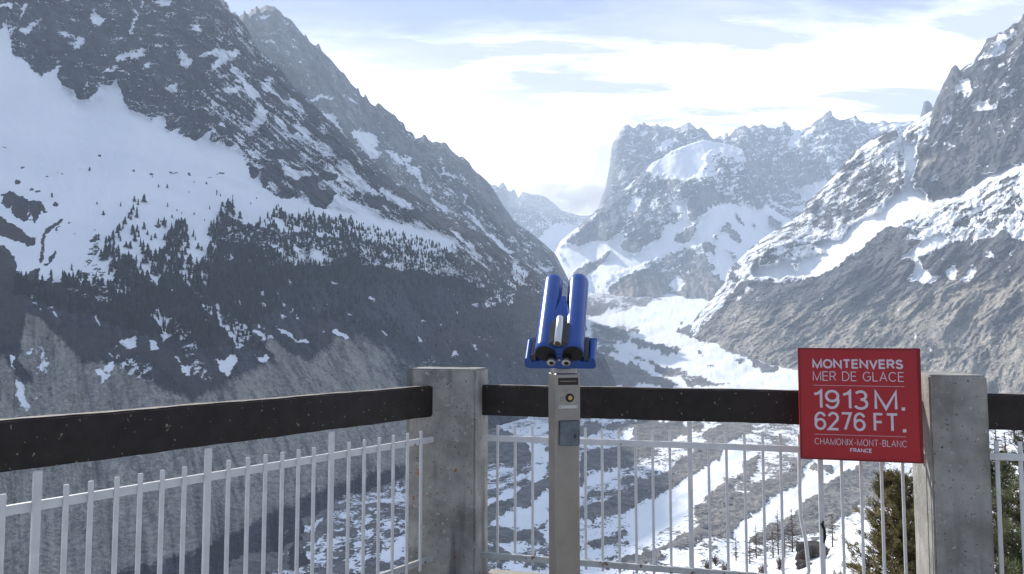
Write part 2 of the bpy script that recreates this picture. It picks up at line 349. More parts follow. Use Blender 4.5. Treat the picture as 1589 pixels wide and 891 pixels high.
for (x, y, a, b) in [(35,261,6,2),(27,282,6,5),(48,294,3,3),(56,297,5,3),(80,304,2,3),(86,314,6,2.5),(89,268,4,1.5),(95,271,3,1),(74,277,3,1),(123,261,4,1.3),(154,242,4,2),(7,229,3,1.5),(162,279,1.6,1.2),(207,264,2.5,2),(235,272,3,2),(110,347,4,2),(118,363,4,2),(156,321,2.5,2),(270,269,9,1.2),(293,273,4,1.5),(325,275,5,1.5),(252,345,6,3),(246,352,5,3),(341,270,6,1.2)]:
    sA.poly(-.4, [(x + a * math.cos(q) * rng.uniform(.7, 1.2), y + b * math.sin(q) * rng.uniform(.7, 1.2)) for q in np.arange(0, 6.28, .7)], .6)
# bare brush poking through the snow
for q in [[(150,345),(158,380),(140,420),(125,425),(130,390)],[(128,400),(160,415),(165,440),(140,450),(120,430)],[(60,300),(75,296),(78,303),(62,305)]]:
    sA.poly(.62, q, 6); bA.poly(.5, q, 6)
# forest and cliffs below the snowfield
forest = [(20,425),(60,445),(110,432),(135,440),(150,435),(175,445),(195,455),(185,430),(170,415),(185,410),(205,405),(215,425),(240,420),(243,395),(258,380),(275,345),(285,350),(294,375),(285,395),(300,420),(318,405),(325,370),(338,335),(350,325),(357,315),(372,345),(378,352),(400,355),(450,360),(500,365),(555,372),(590,380),(640,395),(690,400),(720,408),(770,430),(800,450),(830,470),(840,500),(800,520),(700,520),(640,515),(560,510),(520,500),(470,492),(440,470),(400,500),(370,520),(330,540),(300,535),(260,525),(200,510),(150,495),(100,480),(60,470),(20,450)]
vA.poly(.95, forest, 9)
sA.poly(-.6, [(20,430),(110,440),(200,458),(215,425),(240,440),(260,420),(320,450),(330,400),(350,330),(375,350),(450,362),(555,374),(640,398),(720,410),(842,470),(850,520),(600,540),(300,560),(0,520),(-500,520),(-500,440)], 7)
sA.poly(.50, [(350,335),(450,362),(555,374),(640,392),(720,408),(800,440),(790,458),(700,432),(620,420),(540,408),(450,392),(370,380),(330,372)], 5)
sA.poly(-.55, [(-500,470),(0,440),(60,470),(200,500),(330,520),(440,480),(560,500),(640,505),(760,520),(850,520),(930,545),(962,612),(985,1400),(-500,1400)], 14)
sA.poly(-.1, [(640,510),(850,500),(900,560),(850,620),(700,620),(640,580)], 16)
bA.poly(.75, [(-500,440),(20,430),(50,480),(110,500),(200,520),(300,560),(330,600),(200,560),(100,560),(40,540),(-500,540)], 22)
bA.poly(.65, [(640,330),(760,372),(842,432),(865,480),(850,560),(780,570),(700,560),(640,530),(700,470),(720,400)], 22)
bA.poly(.6, [(250,540),(330,560),(370,620),(280,600),(220,560)], 12); bA.poly(.6, [(470,480),(560,520),(560,560),(500,540)], 12)
vA.poly(.42, [(400,440),(520,428),(640,432),(760,455),(800,500),(640,512),(480,492),(400,470)], 14)
vA.poly(.35, [(540,470),(700,500),(840,500),(860,560),(740,590),(650,560),(540,520)], 16)
tA.poly(.75, [(-500,560),(0,540),(40,600),(90,520),(130,560),(200,570),(300,620),(330,600),(420,560),(480,560),(520,520),(560,520),(640,560),(660,620),(720,650),(640,720),(500,760),(300,860),(-100,960),(-500,1000)], 18)
tA.poly(.25, [(600,560),(760,580),(900,560),(960,610),(850,660),(700,680),(640,640)], 16)
tA.poly(1.0, [(410,520),(440,540),(520,590),(560,630),(480,610),(430,570)], 10); tA.poly(1.0, [(40,480),(90,520),(70,600),(30,560)], 10); tA.poly(.95, [(100,600),(150,560),(230,600),(200,690),(80,700)], 14)
for q in [zm(0,430,.3254,[(710,175),(760,140),(780,190),(820,180),(840,260),(800,280),(790,310),(750,240)]),
 zm(0,430,.3254,[(550,300),(610,295),(640,290),(660,265),(650,330),(600,360),(590,330)]), zm(0,430,.3254,[(705,300),(740,300),(770,330),(765,350),(720,350)]),
 zm(0,430,.3254,[(815,360),(840,370),(860,420),(890,415),(915,420),(905,480),(870,450)]),
 zm(0,430,.3254,[(935,395),(955,400),(950,430),(938,425)]), zm(0,430,.3254,[(500,365),(530,360),(545,390),(510,388)]),
 zm(0,430,.3254,[(505,410),(545,402),(545,425),(500,500),(480,515),(480,480),(455,460),(455,440),(500,440)]),
 zm(0,430,.3254,[(622,400),(640,430),(690,480),(745,475),(730,500),(690,500),(650,450)]),
 zm(0,430,.3254,[(120,375),(145,335),(175,320),(165,350),(135,372)]), zm(0,430,.3254,[(72,480),(90,478),(130,540),(115,545),(145,620),(125,655),(100,620),(70,550)]),
 zm(0,430,.3254,[(45,360),(80,380),(70,470),(60,430)]), zm(0,430,.3254,[(235,145),(265,165),(300,205),(270,195)]),
 zm(0,430,.3254,[(450,170),(475,200),(490,240),(465,225)]), zm(0,430,.3254,[(720,0),(755,0),(740,75),(722,40)]),
 zm(0,430,.3254,[(860,0),(950,0),(945,50),(970,105),(920,60)]), zm(0,430,.3254,[(950,118),(1015,165),(1012,180),(970,150)]),
 zm(320,430,.3254,[(0,135),(35,170),(25,180),(0,160)]),
 zm(320,430,.3254,[(40,118),(70,150),(120,180),(195,235),(200,270),(180,270),(205,310),(190,335),(140,340),(110,280),(60,215),(50,180)]),
 zm(320,430,.3254,[(205,260),(240,240),(290,285),(300,325),(240,335),(215,300)]), zm(320,430,.3254,[(235,200),(285,235),(280,245),(240,225)]),
 zm(320,430,.3254,[(230,365),(270,390),(300,365),(295,410),(260,420)]), zm(320,430,.3254,[(110,370),(150,365),(145,410),(100,480),(70,460),(40,380),(80,400)]),
 zm(320,430,.3254,[(322,240),(345,240),(400,270),(440,300),(480,300),(490,320),(440,315),(360,270)]),
 zm(320,430,.3254,[(540,248),(575,248),(570,262),(545,262)]), zm(320,430,.3254,[(597,262),(620,243),(650,275),(690,285),(680,298),(640,285)]),
 zm(320,430,.3254,[(262,60),(310,55),(300,90),(270,90)]), zm(320,430,.3254,[(207,45),(235,42),(235,70),(210,68)]), zm(320,430,.3254,[(130,125),(150,110),(168,140),(150,155)]),
 zm(320,430,.3254,[(400,145),(412,150),(410,175),(398,168)]), zm(320,430,.3254,[(560,130),(578,125),(572,150)]),
 zm(500,200,.3704,[(240,520),(290,525),(275,545),(250,540)]), zm(500,200,.3704,[(330,510),(350,505),(390,545),(360,545)]),
 zm(500,200,.3704,[(385,480),(440,470),(460,500),(480,480),(560,470),(580,510),(520,520),(500,555),(480,545),(450,520),(420,560),(390,520)]),
 zm(500,200,.3704,[(540,430),(570,430),(600,470),(640,505),(675,540),(650,540),(600,490),(560,460)]),
 zm(500,200,.3704,[(795,570),(860,600),(850,650),(830,670),(820,640),(800,620)]), zm(500,200,.3704,[(780,650),(810,650),(800,730),(720,750),(640,755),(620,740),(640,730),(700,740),(760,715),(785,690)]),
 zm(500,200,.3704,[(840,685),(858,690),(845,705)]), zm(500,200,.3704,[(865,670),(880,680),(872,690)]),
 zm(500,200,.3704,[(415,805),(450,815),(445,822),(420,815)]), zm(500,200,.3704,[(475,815),(500,815),(495,826)]), zm(500,200,.3704,[(530,812),(560,803),(555,812)]),
 zm(500,200,.3704,[(40,840),(60,835),(115,870),(105,882),(60,860)]), zm(500,200,.3704,[(700,610),(740,640),(725,640)]), zm(500,200,.3704,[(575,580),(590,600),(580,605)])]:
    sA.poly(1.05, q, 2.4)
for (x0, y0, x1, y1, v) in [(430,385,520,412,.72),(520,400,560,412,.3),(350,390,362,405,.9),(395,388,440,410,.45),(490,385,500,408,.9)]:
    sA.poly(v, [(x0,y0),(x1,y0),(x1,y1),(x0,y1)], 3)
smA.poly(1, field, 8)
def streaks(az, T, R, rm, shear, wl, seed, el=6):
    h = EYE + T * R; a = az[None] * rm + 0 * h
    return np.clip(.5 + .42 * fbm((a + shear * h) / wl, (h - shear * a) / (wl * el), 5, seed, .65) + .22 * fbm(a / wl / 3, h / wl / 3, 3, seed + 9) - .8 * np.clip(ridged((a + shear * h + 20 * fbm(a / 90, h / 90, 3, seed + 4)) / (wl * 1.7), (h - shear * a) / (wl * 9), 3, seed + 7) - .52, 0, 1), 0, 1)
pxA, pyA = pixel(*[world(azA, TA, RA)[..., i] for i in range(3)])
Wp = world(azA, TA, RA); hz = Wp[..., 2]; sl = azA[None] * 2300.0 + 0 * hz
n_v = ridged((sl + .3 * hz + 130 * fbm(sl / 400, hz / 300, 3, 15)) / 170, hz / 420, 7, 11, .62)               # near-vertical ribs
n_d = ridged((sl + .95 * hz + 60 * fbm(sl / 300, hz / 300, 3, 25)) / 130, (hz - .9 * sl) / 700, 7, 21, .62)   # ribs running down to the right
n_m = fbm(sl / 260, hz / 260, 6, 31); n_s = fbm(sl / 34, hz / 26, 4, 41)
for q in [[(150,520),(200,540),(260,570),(240,600),(190,580)],[(255,470),(300,520),(330,580),(350,600),(320,600),(280,560)],[(330,440),(370,500),(430,540),(400,545),(350,510)],[(60,520),(80,560),(60,640),(40,600)],[(760,440),(800,450),(790,480),(740,478)],[(540,500),(580,520),(560,530)],[(30,440),(80,450),(90,480),(50,480)],[(95,440),(180,452),(170,472),(110,465)]]:
    sA.poly(.30, q, 8)
for q in zip(range(0, 60), np.random.RandomState(8).uniform(0, 1, (60, 4))):
    x_ = 20 + q[1][0] * 780; y_ = 395 + q[1][1] * 120 + (x_ > 600) * 30; l_ = 3 + q[1][2] * 10; sA.poly(.9, [(x_, y_), (x_ + l_ * .6, y_ + l_ * .5), (x_ + l_, y_ + l_), (x_ + l_ * .3, y_ + l_ * .8)], 1)
wd = Map(0); wd.poly(1, flank, 30); wD = wd.at(pxA, pyA)
shA = np.clip((pxA - 130) / 160, -.75, .8) * np.clip((pyA - 380) / 120, 0, 1) + .2
rel = (n_v * (1 - wD) + n_d * wD) * 62 + n_m * 80 + n_s * 16
smo = smA.at(pxA, pyA); snw = sA.at(pxA, pyA)
rough = 1 - .78 * np.clip(smo, 0, 1)
edge = np.minimum(1, np.linspace(0, 1, len(TA))[:, None] * 30) * np.minimum(1, (TA[-1] - TA) / .012)
foot_fade = np.clip((TA - np.array(TA[2 if len(TA) < 9 else 8])[None]) / .05, .15, 1)
RA2 = RA - rel * rough * edge * np.clip(RA / 2000, .3, 1.1)
TA2 = TA.copy(); TA2[-1] += .0015 * np.abs(fbm(azA * 900, azA * 0, 4, 5)); TA2[-2] += .0008 * fbm(azA * 900, azA * 0, 4, 5)
pat_f = fbm((sl + .95 * hz) / 20, (hz - .9 * sl) / 95, 5, 46, .6); pat_w = fbm((hz - .45 * sl) / 15, (sl + .45 * hz) / 60, 5, 47, .6)
pat = pat_f * wD + pat_w * (1 - wD); mid = (snw > -.3) & (snw < .92)
cov = snw + pat * np.where(mid, .85 + .35 * wD, .35) - np.where(mid, .45 * n_d * wD + .12 * (1 - wD) * n_v, 0) + .06 * wD * mid
def close_back(P, drop=900, back=1500, n=10):
    """the far side of a ridge, out of sight from the terrace but really there"""
    c = P[-1]; d = np.stack([c[:, 0], c[:, 1]], -1); d /= np.linalg.norm(d, axis=1, keepdims=True)
    rows = []
    for k in range(1, n + 1):
        f = k / n; q = c.copy(); q[:, :2] += d * back * f; q[:, 2] = c[:, 2] - drop * f ** .9; rows.append(q)
    return np.concatenate([P, np.array(rows)], 0)
def ext(a, n=10): return np.concatenate([a, np.repeat(a[-1:], n, 0)], 0)
def pattern(az, T, R, rm, sh, wa, wl, seed):
    h = EYE + T * R; a = az[None] * rm + 0 * h
    return fbm((h - sh * a) / wa, (a + sh * h) / wl, 5, seed, .6)
def build(name, az, T, R, mat, at, drop=900, back=1500, jag=.0012):
    T = T.copy(); nj = 7
    T[-nj:] += jag * (fbm(az * FPX / 5.0, az * 0 + 3, 4, 505, .65) + .5 * np.abs(gnoise(az * FPX / 9, az * 0 + 7, 507)))[None] * np.linspace(0, 1, nj)[:, None]
    if 'streak' not in at: at['streak'] = streaks(az, T, R, 4500, .3, 60, 55)
    P = close_back(world(az, T, R), drop, back)
    return grid_mesh(name, P, mat, {k: ext(np.asarray(v)) for k, v in at.items()})
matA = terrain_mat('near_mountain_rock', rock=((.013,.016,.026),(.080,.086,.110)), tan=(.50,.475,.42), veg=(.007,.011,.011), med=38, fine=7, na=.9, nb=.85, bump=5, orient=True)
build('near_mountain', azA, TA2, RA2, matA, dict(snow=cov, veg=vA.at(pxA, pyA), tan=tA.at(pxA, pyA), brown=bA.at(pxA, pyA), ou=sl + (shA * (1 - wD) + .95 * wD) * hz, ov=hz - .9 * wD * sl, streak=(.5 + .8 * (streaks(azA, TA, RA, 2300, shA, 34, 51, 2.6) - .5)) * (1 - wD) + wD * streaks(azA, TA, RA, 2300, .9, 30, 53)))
surfA = world(azA, TA2, RA2)

# ------------------------------------------------------------ far ridge behind it
cB = np.concatenate([np.arange(250, 365, 6.), np.arange(365, 925, 1.5)])
B_crest = [(200,-60,5000),(330,-30,5000),(365,30,5000),(373,23,5000),(377,22,5000),(379,14,5000),(382,21,5000),(386,22,5000),(390,15,5000),(394,14,5000),(398,9,5000),(401,14,5000),(407,11,5000),(413,7,5000),(419,10,5000),(425,9.5,5000),(433,16,5000),(441,25.5,5000),(451,30,5000),(459,40,5000),(466,49,5000),(473,57,5000),(474,53,5000),(480,64,5000),(486,70,5000),(491,71,5000),(494,67,5000),(497,72,5000),(499,79,5000),(512,91,5000),(522,103,5000),(531,113,5000),(533,112,5000),(545,130,4950),(553,138,4950),(556,135,4950),(560,148,4950),(564,151,4950),(567,145,4950),(574,159,4950),(582,165,4950),(585,160,4950),(589,160,4950),(598,169.5,4950),(613,179,4900),(620,188,4900),(627,191,4900),(630,202,4900),(635,204,4900),(640,205,4900),(645,215,4900),(650,214,4900),(655,213,4900),(657,208,4900),(661,210,4900),(665,217,4900),(672,221,4900),(678,219,4900),(684,223,4900),(687,220,4900),(693,222,4900),(698,230,4900),(702,235,4900),(713,244,4900),(718,243,4900),(728,252,4900),(737,267,4900),(748,274,4850),(759,285,4850),(767,296,4850),(774,307,4850),(780,318,4850),(789,330,4850),(795,340,4850),(803,348,4850),(826,363,4800),(844,378,4800),(863,396,4750),(874,418,4700),(881,432,4700),(888,450,4700),(897,472,4700),(906,495,4700),(925,530,4700)]
B_mid = [(200,250,4300),(400,150,4450),(480,155,4450),(540,200,4400),(620,290,4350),(700,340,4300),(760,380,4300),(830,430,4350),(870,450,4450),(906,500,4600),(925,533,4600)]
B_foot = [(200,560,3300),(700,540,3500),(850,530,3800),(890,520,4300),(906,506,4500),(925,536,4500)]
azB, TB, RB = sheet([B_foot, B_mid, B_crest], cB, 1.6, blur=12)
sB = Map(.12)
sB.poly(.38, [(560,215),(640,240),(740,330),(830,380),(880,440),(890,470),(800,440),(700,370),(640,320),(600,290)], 14)
sB.poly(.15, [(380,20),(420,10),(460,50),(490,90),(460,110),(420,80),(390,60)], 10)
for q in [zm(370,0,.2692,[(80,85),(120,95),(170,88),(185,100),(150,115),(125,105)]), zm(370,0,.2692,[(125,190),(170,200),(240,172),(215,190),(175,208)]), zm(370,0,.2692,[(118,228),(170,238),(235,235),(200,250),(140,242)]),
 zm(370,0,.2692,[(340,358),(360,340),(378,358),(360,362)]), zm(370,0,.2692,[(400,575),(450,555),(510,542),(550,570),(545,580),(510,565),(430,585)]),
 zm(370,0,.2692,[(560,548),(590,550),(585,557)]), zm(370,0,.2692,[(615,570),(650,575),(690,590),(640,590)]), zm(370,0,.2692,[(390,515),(415,490),(420,495),(400,518)]),
 zm(370,0,.2692,[(460,625),(510,650),(560,660),(575,700),(610,750),(645,800),(620,790),(570,730),(520,680)]),
 zm(370,0,.2692,[(655,740),(690,745),(720,765),(800,790),(800,830),(770,860),(780,891),(740,891),(690,820),(670,790)]), zm(370,0,.2692,[(835,850),(870,860),(930,900),(880,895)]),
 zm(500,200,.3704,[(55,0),(90,20),(120,50),(95,45)]), zm(500,200,.3704,[(125,0),(160,10),(190,35),(230,30),(240,60),(215,70),(235,120),(220,135),(170,90),(140,40)]),
 zm(500,200,.3704,[(260,75),(300,90),(330,130),(380,160),(410,170),(420,230),(390,215),(340,150),(300,130)]), zm(500,200,.3704,[(335,110),(370,120),(375,150),(345,130)]), zm(500,200,.3704,[(405,220),(450,255),(440,265)]),
 zm(500,200,.3704,[(490,80),(510,130),(520,180),(560,205),(550,212),(520,190),(490,195),(470,165),(500,185),(505,140)]), zm(500,200,.3704,[(585,280),(610,275),(600,310)]), zm(500,200,.3704,[(570,185),(590,210),(615,230),(605,240),(580,210)]),
 zm(500,200,.3704,[(450,285),(490,310),(525,330),(520,360),(480,325)]), zm(500,200,.3704,[(595,330),(640,370),(700,440),(750,480),(815,520),(800,535),(740,500),(680,430),(620,370)]),
 zm(500,200,.3704,[(640,370),(690,400),(740,420),(700,415)]), zm(500,200,.3704,[(840,490),(880,515),(860,515)]), zm(500,200,.3704,[(790,450),(810,475),(790,470)]), zm(500,200,.3704,[(800,410),(850,430),(870,445),(830,430)]),
 zm(500,200,.3704,[(915,580),(960,575),(970,600),(940,590)])]:
    sB.poly(1.1, q, 2.2)
def detail(az, T, R, rm, shear, wl, amp, seed, sm=None):
    W = world(az, T, R); h = W[..., 2]; s = az[None] * rm + 0 * h
    a = ridged((s + shear * h) / wl, (h - shear * s) / (wl * 3.6), 6, seed); b = fbm(s / (wl * 1.9), h / (wl * 1.9), 6, seed + 3)
    e = np.minimum(1, (T[-1] - T) / .008)
    g = ridged((s + .2 * h) / (wl * 2.6), h / (wl * 7), 3, seed + 31)
    a = a + g * 1.3
    k = 1 if sm is None else (1 - .8 * np.clip(sm, 0, 1))
    return a, b, R - (a * amp + b * amp * 2.0) * e * k
def pmap(az, T, R):
    W = world(az, T, R); return pixel(W[..., 0], W[..., 1], W[..., 2])
xB, yB = pmap(azB, TB, RB); aB, b2, RB2 = detail(azB, TB, RB, 4900, .7, 210, 85, 61)
snB = sB.at(xB, yB)
matB = terrain_mat('far_ridge_rock', rock=((.05,.055,.065),(.17,.17,.18)), med=70, fine=16, na=.9, nb=1.0, bump=10)
z0 = 0 * xB
build('far_ridge', azB, TB, RB2, matB, dict(snow=snB + (pattern(azB, TB, RB, 4900, -.8, 34, 150, 66) * .95 - aB * .2) * np.where(snB < .9, 1, .3), veg=z0, tan=z0, brown=z0 + .1 + .25 * (yB > 330)))

# ------------------------------------------------------------ peaks closing the valley
cC = np.arange(700, 985, 1.6)
C_crest = [(700,262,11000),(735,262,11000),(741,268,11000),(750,275,11000),(759,284,11000),(764,288,11000),(768,285,11000),(773,291,11000),(777,284,11000),(781,282,11000),(785,288,11000),(789,297,11000),(793,297,11000),(796,293,11000),(800,297,11000),(804,308,11000),(808,302,11000),(811,297,11000),(820,300,11000),(826,302,11000),(844,304,11000),(860,316,11000),(870,326,11000),(900,335,11000),(985,330,11000)]
C_mid = [(700,350,10600),(800,372,10600),(850,366,10600),(900,362,10600),(985,350,10600)]
C_foot = [(700,480,8800),(860,470,8800),(985,470,8800)]
azC, TC, RC = sheet([C_foot, C_mid, C_crest], cC, 1.6, blur=6, cblur=8)
xC, yC = pmap(azC, TC, RC); aC, b2, RC2 = detail(azC, TC, RC, 11000, .1, 260, 90, 71, np.clip((yC - 360) / 20, 0, 1))
sC = Map(.62); sC.poly(1.4, [(700,345),(770,330),(800,372),(815,378),(830,372),(860,345),(900,352),(985,350),(985,500),(700,500)], 2)
sC.poly(-.1, [(775,290),(800,300),(800,330),(790,345),(775,320)], 4)
matC = terrain_mat('distant_peak_rock', rock=((.10,.105,.12),(.2,.2,.21)), med=130, fine=34, na=.8, nb=1.1, bump=20)
z0 = 0 * xC; sn = sC.at(xC, yC)
build('distant_peaks', azC, TC, RC2, matC, dict(snow=sn + (pattern(azC, TC, RC, 11000, .2, 60, 110, 76) * 1.0 - aC * .25) * (sn < 1), veg=z0, tan=z0, brown=z0))

cD = np.arange(925, 1560, 1.5)
D2_crest = [(925,330,8600),(940,290,8600),(946,255,8600),(950,224,8600),(953,220,8600),(958,212,8600),(963,203,8600),(969,194,8600),(975,193,8600),(984,199,8600),(988,196,8600),(991,191,8600),(995,194,8600),(999,189.5,8600),(1004,194,8600),(1010,196,8600),(1015,195,8600),(1019,192,8600),(1026,197,8600),(1035,196,8600),(1047,200,8600),(1057,197,8600),(1063,193,8600),(1069,190,8600),(1075,194,8600),(1082,201,8600),(1088,197,8600),(1098,205,8600),(1102,211,8600),(1107,216,8600),(1114,213,8600),(1117,210,8600),(1121,213,8600),(1124,207,8600),(1128,206,8600),(1131,213,8600),(1136,206,8600),(1140,200,8600),(1151,196,8600),(1156,195,8600),(1163,200,8600),(1170,194,8600),(1177,196,8600),(1183,192.5,8600),(1191,198,8600),(1203,199,8600),(1210,196,8600),(1216,187.5,8600),(1222,192,8600),(1229,201,8600),(1241,202,8600),(1257,197,8600),(1265,188,8600),(1271,184.5,8600),(1277,180,8600),(1281,175,8600),(1285,174,8600),(1288,171.5,8600),(1290,172,8600),(1292,180,8600),(1301,186,8600),(1310,186,8600),(1317,184,8600),(1324,182,8600),(1327,178.5,8600),(1331,184,8600),(1334,187,8600),(1345,191,8600),(1351,189,8600),(1362,191,8600),(1370,187,8600),(1380,191,8600),(1390,188,8600),(1399,190,8600),(1417,188,8600),(1450,196,8600),(1560,200,8600)]
D2_mid = [(925,340,8200),(950,290,8100),(1050,260,8100),(1150,290,8000),(1200,310,8000),(1300,300,8000),(1560,290,8000)]
D2_foot = [(925,430,7300),(1000,420,7300),(1200,420,7100),(1560,400,7100)]
azD, TD, RD = sheet([D2_foot, D2_mid, D2_crest], cD, 1.5, blur=8, cblur=8)
sD = Map(.55)
sD.poly(.42, [(950,225),(975,195),(1100,205),(1080,215),(1010,255),(985,280),(950,310),(935,320)], 4)
sD.poly(.36, [(1155,240),(1240,240),(1280,250),(1270,290),(1200,320),(1150,290)], 10)
sD.poly(1.3, zm(1100,150,.3143,[(470,200),(520,145),(530,155),(510,200),(480,210)]), 1); sD.poly(.75, zm(1100,150,.3143,[(510,200),(560,195),(680,290),(600,360),(560,290)]), 3)
sD.poly(1.2, zm(1100,150,.3143,[(385,250),(420,170),(470,180),(430,255)]), 2); sD.poly(.85, zm(1100,150,.3143,[(760,130),(1000,120),(1050,200),(800,190)]), 3)
sD.poly(1.4, zm(1100,150,.3143,[(395,440),(420,450),(500,440),(580,400),(620,430),(500,560),(450,570),(390,560),(300,520),(300,505),(400,555),(450,550),(475,530),(455,480),(430,445)]), 1.5)
sD.poly(.5, zm(1100,150,.3143,[(180,150),(350,140),(340,250),(200,240)]), 5); sD.poly(.9, zm(1100,150,.3143,[(315,290),(350,290),(340,320),(320,335)]), 2)
sD.poly(1.1, zm(840,160,.3143,[(560,225),(600,190),(680,170),(650,200),(570,245)]), 1.5); sD.poly(.75, zm(840,160,.3143,[(430,200),(470,200),(460,250),(435,245)]), 3)
xD, yD = pmap(azD, TD, RD); aD, b2, RD2 = detail(azD, TD, RD, 8500, -.15, 300, 130, 81)
matD = terrain_mat('massif_rock', rock=((.055,.06,.075),(.20,.20,.215)), med=95, fine=26, na=.8, nb=1.1, bump=16)
z0 = 0 * xD; sn = sD.at(xD, yD)
build('jagged_massif', azD, TD, RD2, matD, dict(snow=sn + (pattern(azD, TD, RD, 8500, .35, 46, 120, 86) * 1.1 - aD * .2) * np.where(sn < 1, 1, .3), veg=z0, tan=z0, brown=z0))

cE = np.arange(835, 1400, 1.5)
D1_crest = [(835,430,7000),(850,405,7000),(862,391,7000),(870,374,7000),(885,362,7000),(895,354,7000),(905,345,7000),(925,326,7050),(950,308,7100),(965,296,7100),(975,289,7100),(985,278,7100),(1000,266,7100),(1012,253,7100),(1029,245,7100),(1041,235,7100),(1055,229,7100),(1070,224,7100),(1091,217,7100),(1113,221,7100),(1135,226,7100),(1152,231,7100),(1158,250,7050),(1165,275,7000),(1180,305,6950),(1195,322,6900),(1215,335,6900),(1240,345,6900),(1280,340,6900),(1400,330,6900)]
D1_mid = [(835,450,6600),(880,410,6650),(950,385,6600),(1010,370,6550),(1100,340,6500),(1180,360,6500),(1260,380,6500),(1400,380,6500)]
D1_foot = [(835,480,6000),(900,470,6000),(960,462,5900),(1100,466,5800),(1200,475,5700),(1400,480,5700)]
D1_sk = [(x, y + 60, r - 500) for x, y, r in D1_foot]
azF, TF, RF = sheet([D1_sk, D1_foot, D1_mid, D1_crest], cE, 1.5, blur=10, cblur=10)
sF = Map(1.05)
Z1 = lambda p: zm(840,160,.3143,p)
sF.poly(.42, Z1([(95,660),(190,560),(300,480),(420,390),(500,330),(560,350),(680,380),(850,360),(860,440),(760,470),(700,500),(640,470),(640,540),(700,560),(680,600),(610,610),(590,660),(480,740),(400,700),(400,650),(300,680),(200,720),(140,700)]), 3)
sF.poly(.12, Z1([(290,520),(380,450),(420,460),(400,600),(330,680),(150,710),(240,600)]), 4)
sF.poly(.12, Z1([(440,640),(500,580),(610,600),(600,660),(520,700),(440,740),(390,700)]), 3); sF.poly(.1, Z1([(520,370),(690,380),(640,440),(560,470),(520,440)]), 4)
sF.poly(-.2, Z1([(720,480),(850,400),(870,460),(800,520),(760,570),(700,560)]), 4); sF.poly(-.4, Z1([(650,680),(720,610),(770,630),(700,700)]), 2)
sF.poly(.05, Z1([(870,450),(1018,480),(1018,500),(900,490),(840,510),(760,580),(740,570),(800,500)]), 3); sF.poly(.6, Z1([(860,250),(1000,300),(1018,460),(860,430),(800,380),(870,340)]), 8)
sF.poly(1.5, Z1([(555,330),(590,280),(650,240),(800,190),(860,210),(800,270),(820,300),(760,350),(720,390),(640,360)]), 3)
sF.poly(1.5, Z1([(600,600),(660,600),(700,560),(700,510),(640,490),(740,460),(720,500),(740,590),(640,690),(560,720),(500,720),(580,670)]), 2)
sF.poly(1.5, Z1([(60,720),(140,700),(290,690),(400,660),(390,710),(460,750),(640,700),(560,770),(500,800),(380,830),(240,860),(330,740),(150,830)]), 2)
sF.poly(1.2, Z1([(410,500),(470,450),(490,490),(460,540),(410,520)]), 2); sF.poly(1.2, Z1([(390,410),(460,345),(470,350),(420,420)]), 1.5); sF.poly(1.3, Z1([(90,680),(190,600),(180,630),(110,690)]), 1.5)
sF.poly(-.2, Z1([(760,800),(800,740),(850,860),(730,850)]), 3); sF.poly(-.35, Z1([(780,680),(870,690),(860,750),(800,720)]), 3)
sF.poly(.12, Z1([(520,790),(600,760),(760,700),(800,760),(720,860),(560,830)]), 6)
sF.poly(-.2, Z1([(150,840),(340,730),(350,735),(240,840),(200,870)]), 1.5)
sF.poly(-.45, [(945,445),(985,422),(1010,418),(1090,430),(1125,425),(1125,470),(1060,470),(950,462)], 3)
sF.poly(1.3, [(1035,445),(1055,425),(1065,440),(1050,458)], 3)
Z4 = lambda p: zm(1070,230,.2582,p)
sF.poly(.34, Z4([(320,180),(340,60),(600,150),(690,350),(640,370),(540,330),(480,320),(440,370),(370,360),(200,300),(330,260)]), 3)
sF.poly(1.5, Z4([(-20,610),(100,380),(220,340),(370,370),(470,365),(480,320),(560,350),(700,380),(640,440),(500,520),(300,660),(230,790),(170,790),(200,700),(100,560)]), 2)
for q in [[(180,480),(240,450),(280,500),(320,560),(300,580),(240,520),(200,500)],[(270,390),(330,440),(330,470),(290,440)],[(150,510),(175,540),(160,560)],[(220,590),(290,660),(260,670)],[(100,560),(170,600),(150,640),(110,600)],[(130,670),(155,710),(140,720)],[(380,420),(400,480),(385,480)],[(480,400),(550,440),(540,480),(480,470)]]:
    sF.poly(.2, Z4(q), 2)
sF.poly(-.3, Z4([(0,680),(60,640),(110,700),(110,770),(20,780)]), 2)
xF, yF = pmap(azF, TF, RF); aF, b2, RF2 = detail(azF, TF, RF, 7000, .25, 240, 110, 91, np.clip(sF.at(xF, yF) - .5, 0, 1))
z0 = 0 * xF; sn = sF.at(xF, yF); bandF = ((yF > 418) & (sn < .2)) * 1.0
TFm = np.clip(bandF, 0, 1)
strip = ridged(xF / 5.0 - yF / 14, yF / 60, 3, 93)
build('snow_dome_mountain', azF, TF, RF2, matD, dict(snow=sn + (pattern(azF, TF, RF, 7000, .5, 38, 110, 96) * 1.1 - aF * .2) * np.where(sn < 1.0, 1, .25) + strip * .35 * bandF, veg=z0, tan=TFm * .6, brown=z0))

# small rock tower behind the right-hand ridge
cT = np.arange(1420, 1470, .8)
T_crest = [(1420,200,6000),(1425,188,6000),(1428,182,6000),(1431,171,6000),(1433.5,158,6000),(1437,157,6000),(1441,157,6000),(1445,161,6000),(1447,167,6000),(1451,175,6000),(1458,190,6000),(1470,205,6000)]
T_foot = [(1420,260,5600),(1470,260,5600)]
azT, TT, RT = sheet([T_foot, T_crest], cT, 1.2, blur=3, cblur=2)
aT, b2, RT2 = detail(azT, TT, RT, 6000, 0, 70, 25, 97)
build('rock_tower', azT, TT, RT2, matB, dict(snow=0 * TT - .3, veg=0 * TT, tan=0 * TT, brown=0 * TT + .1), 400, 500)

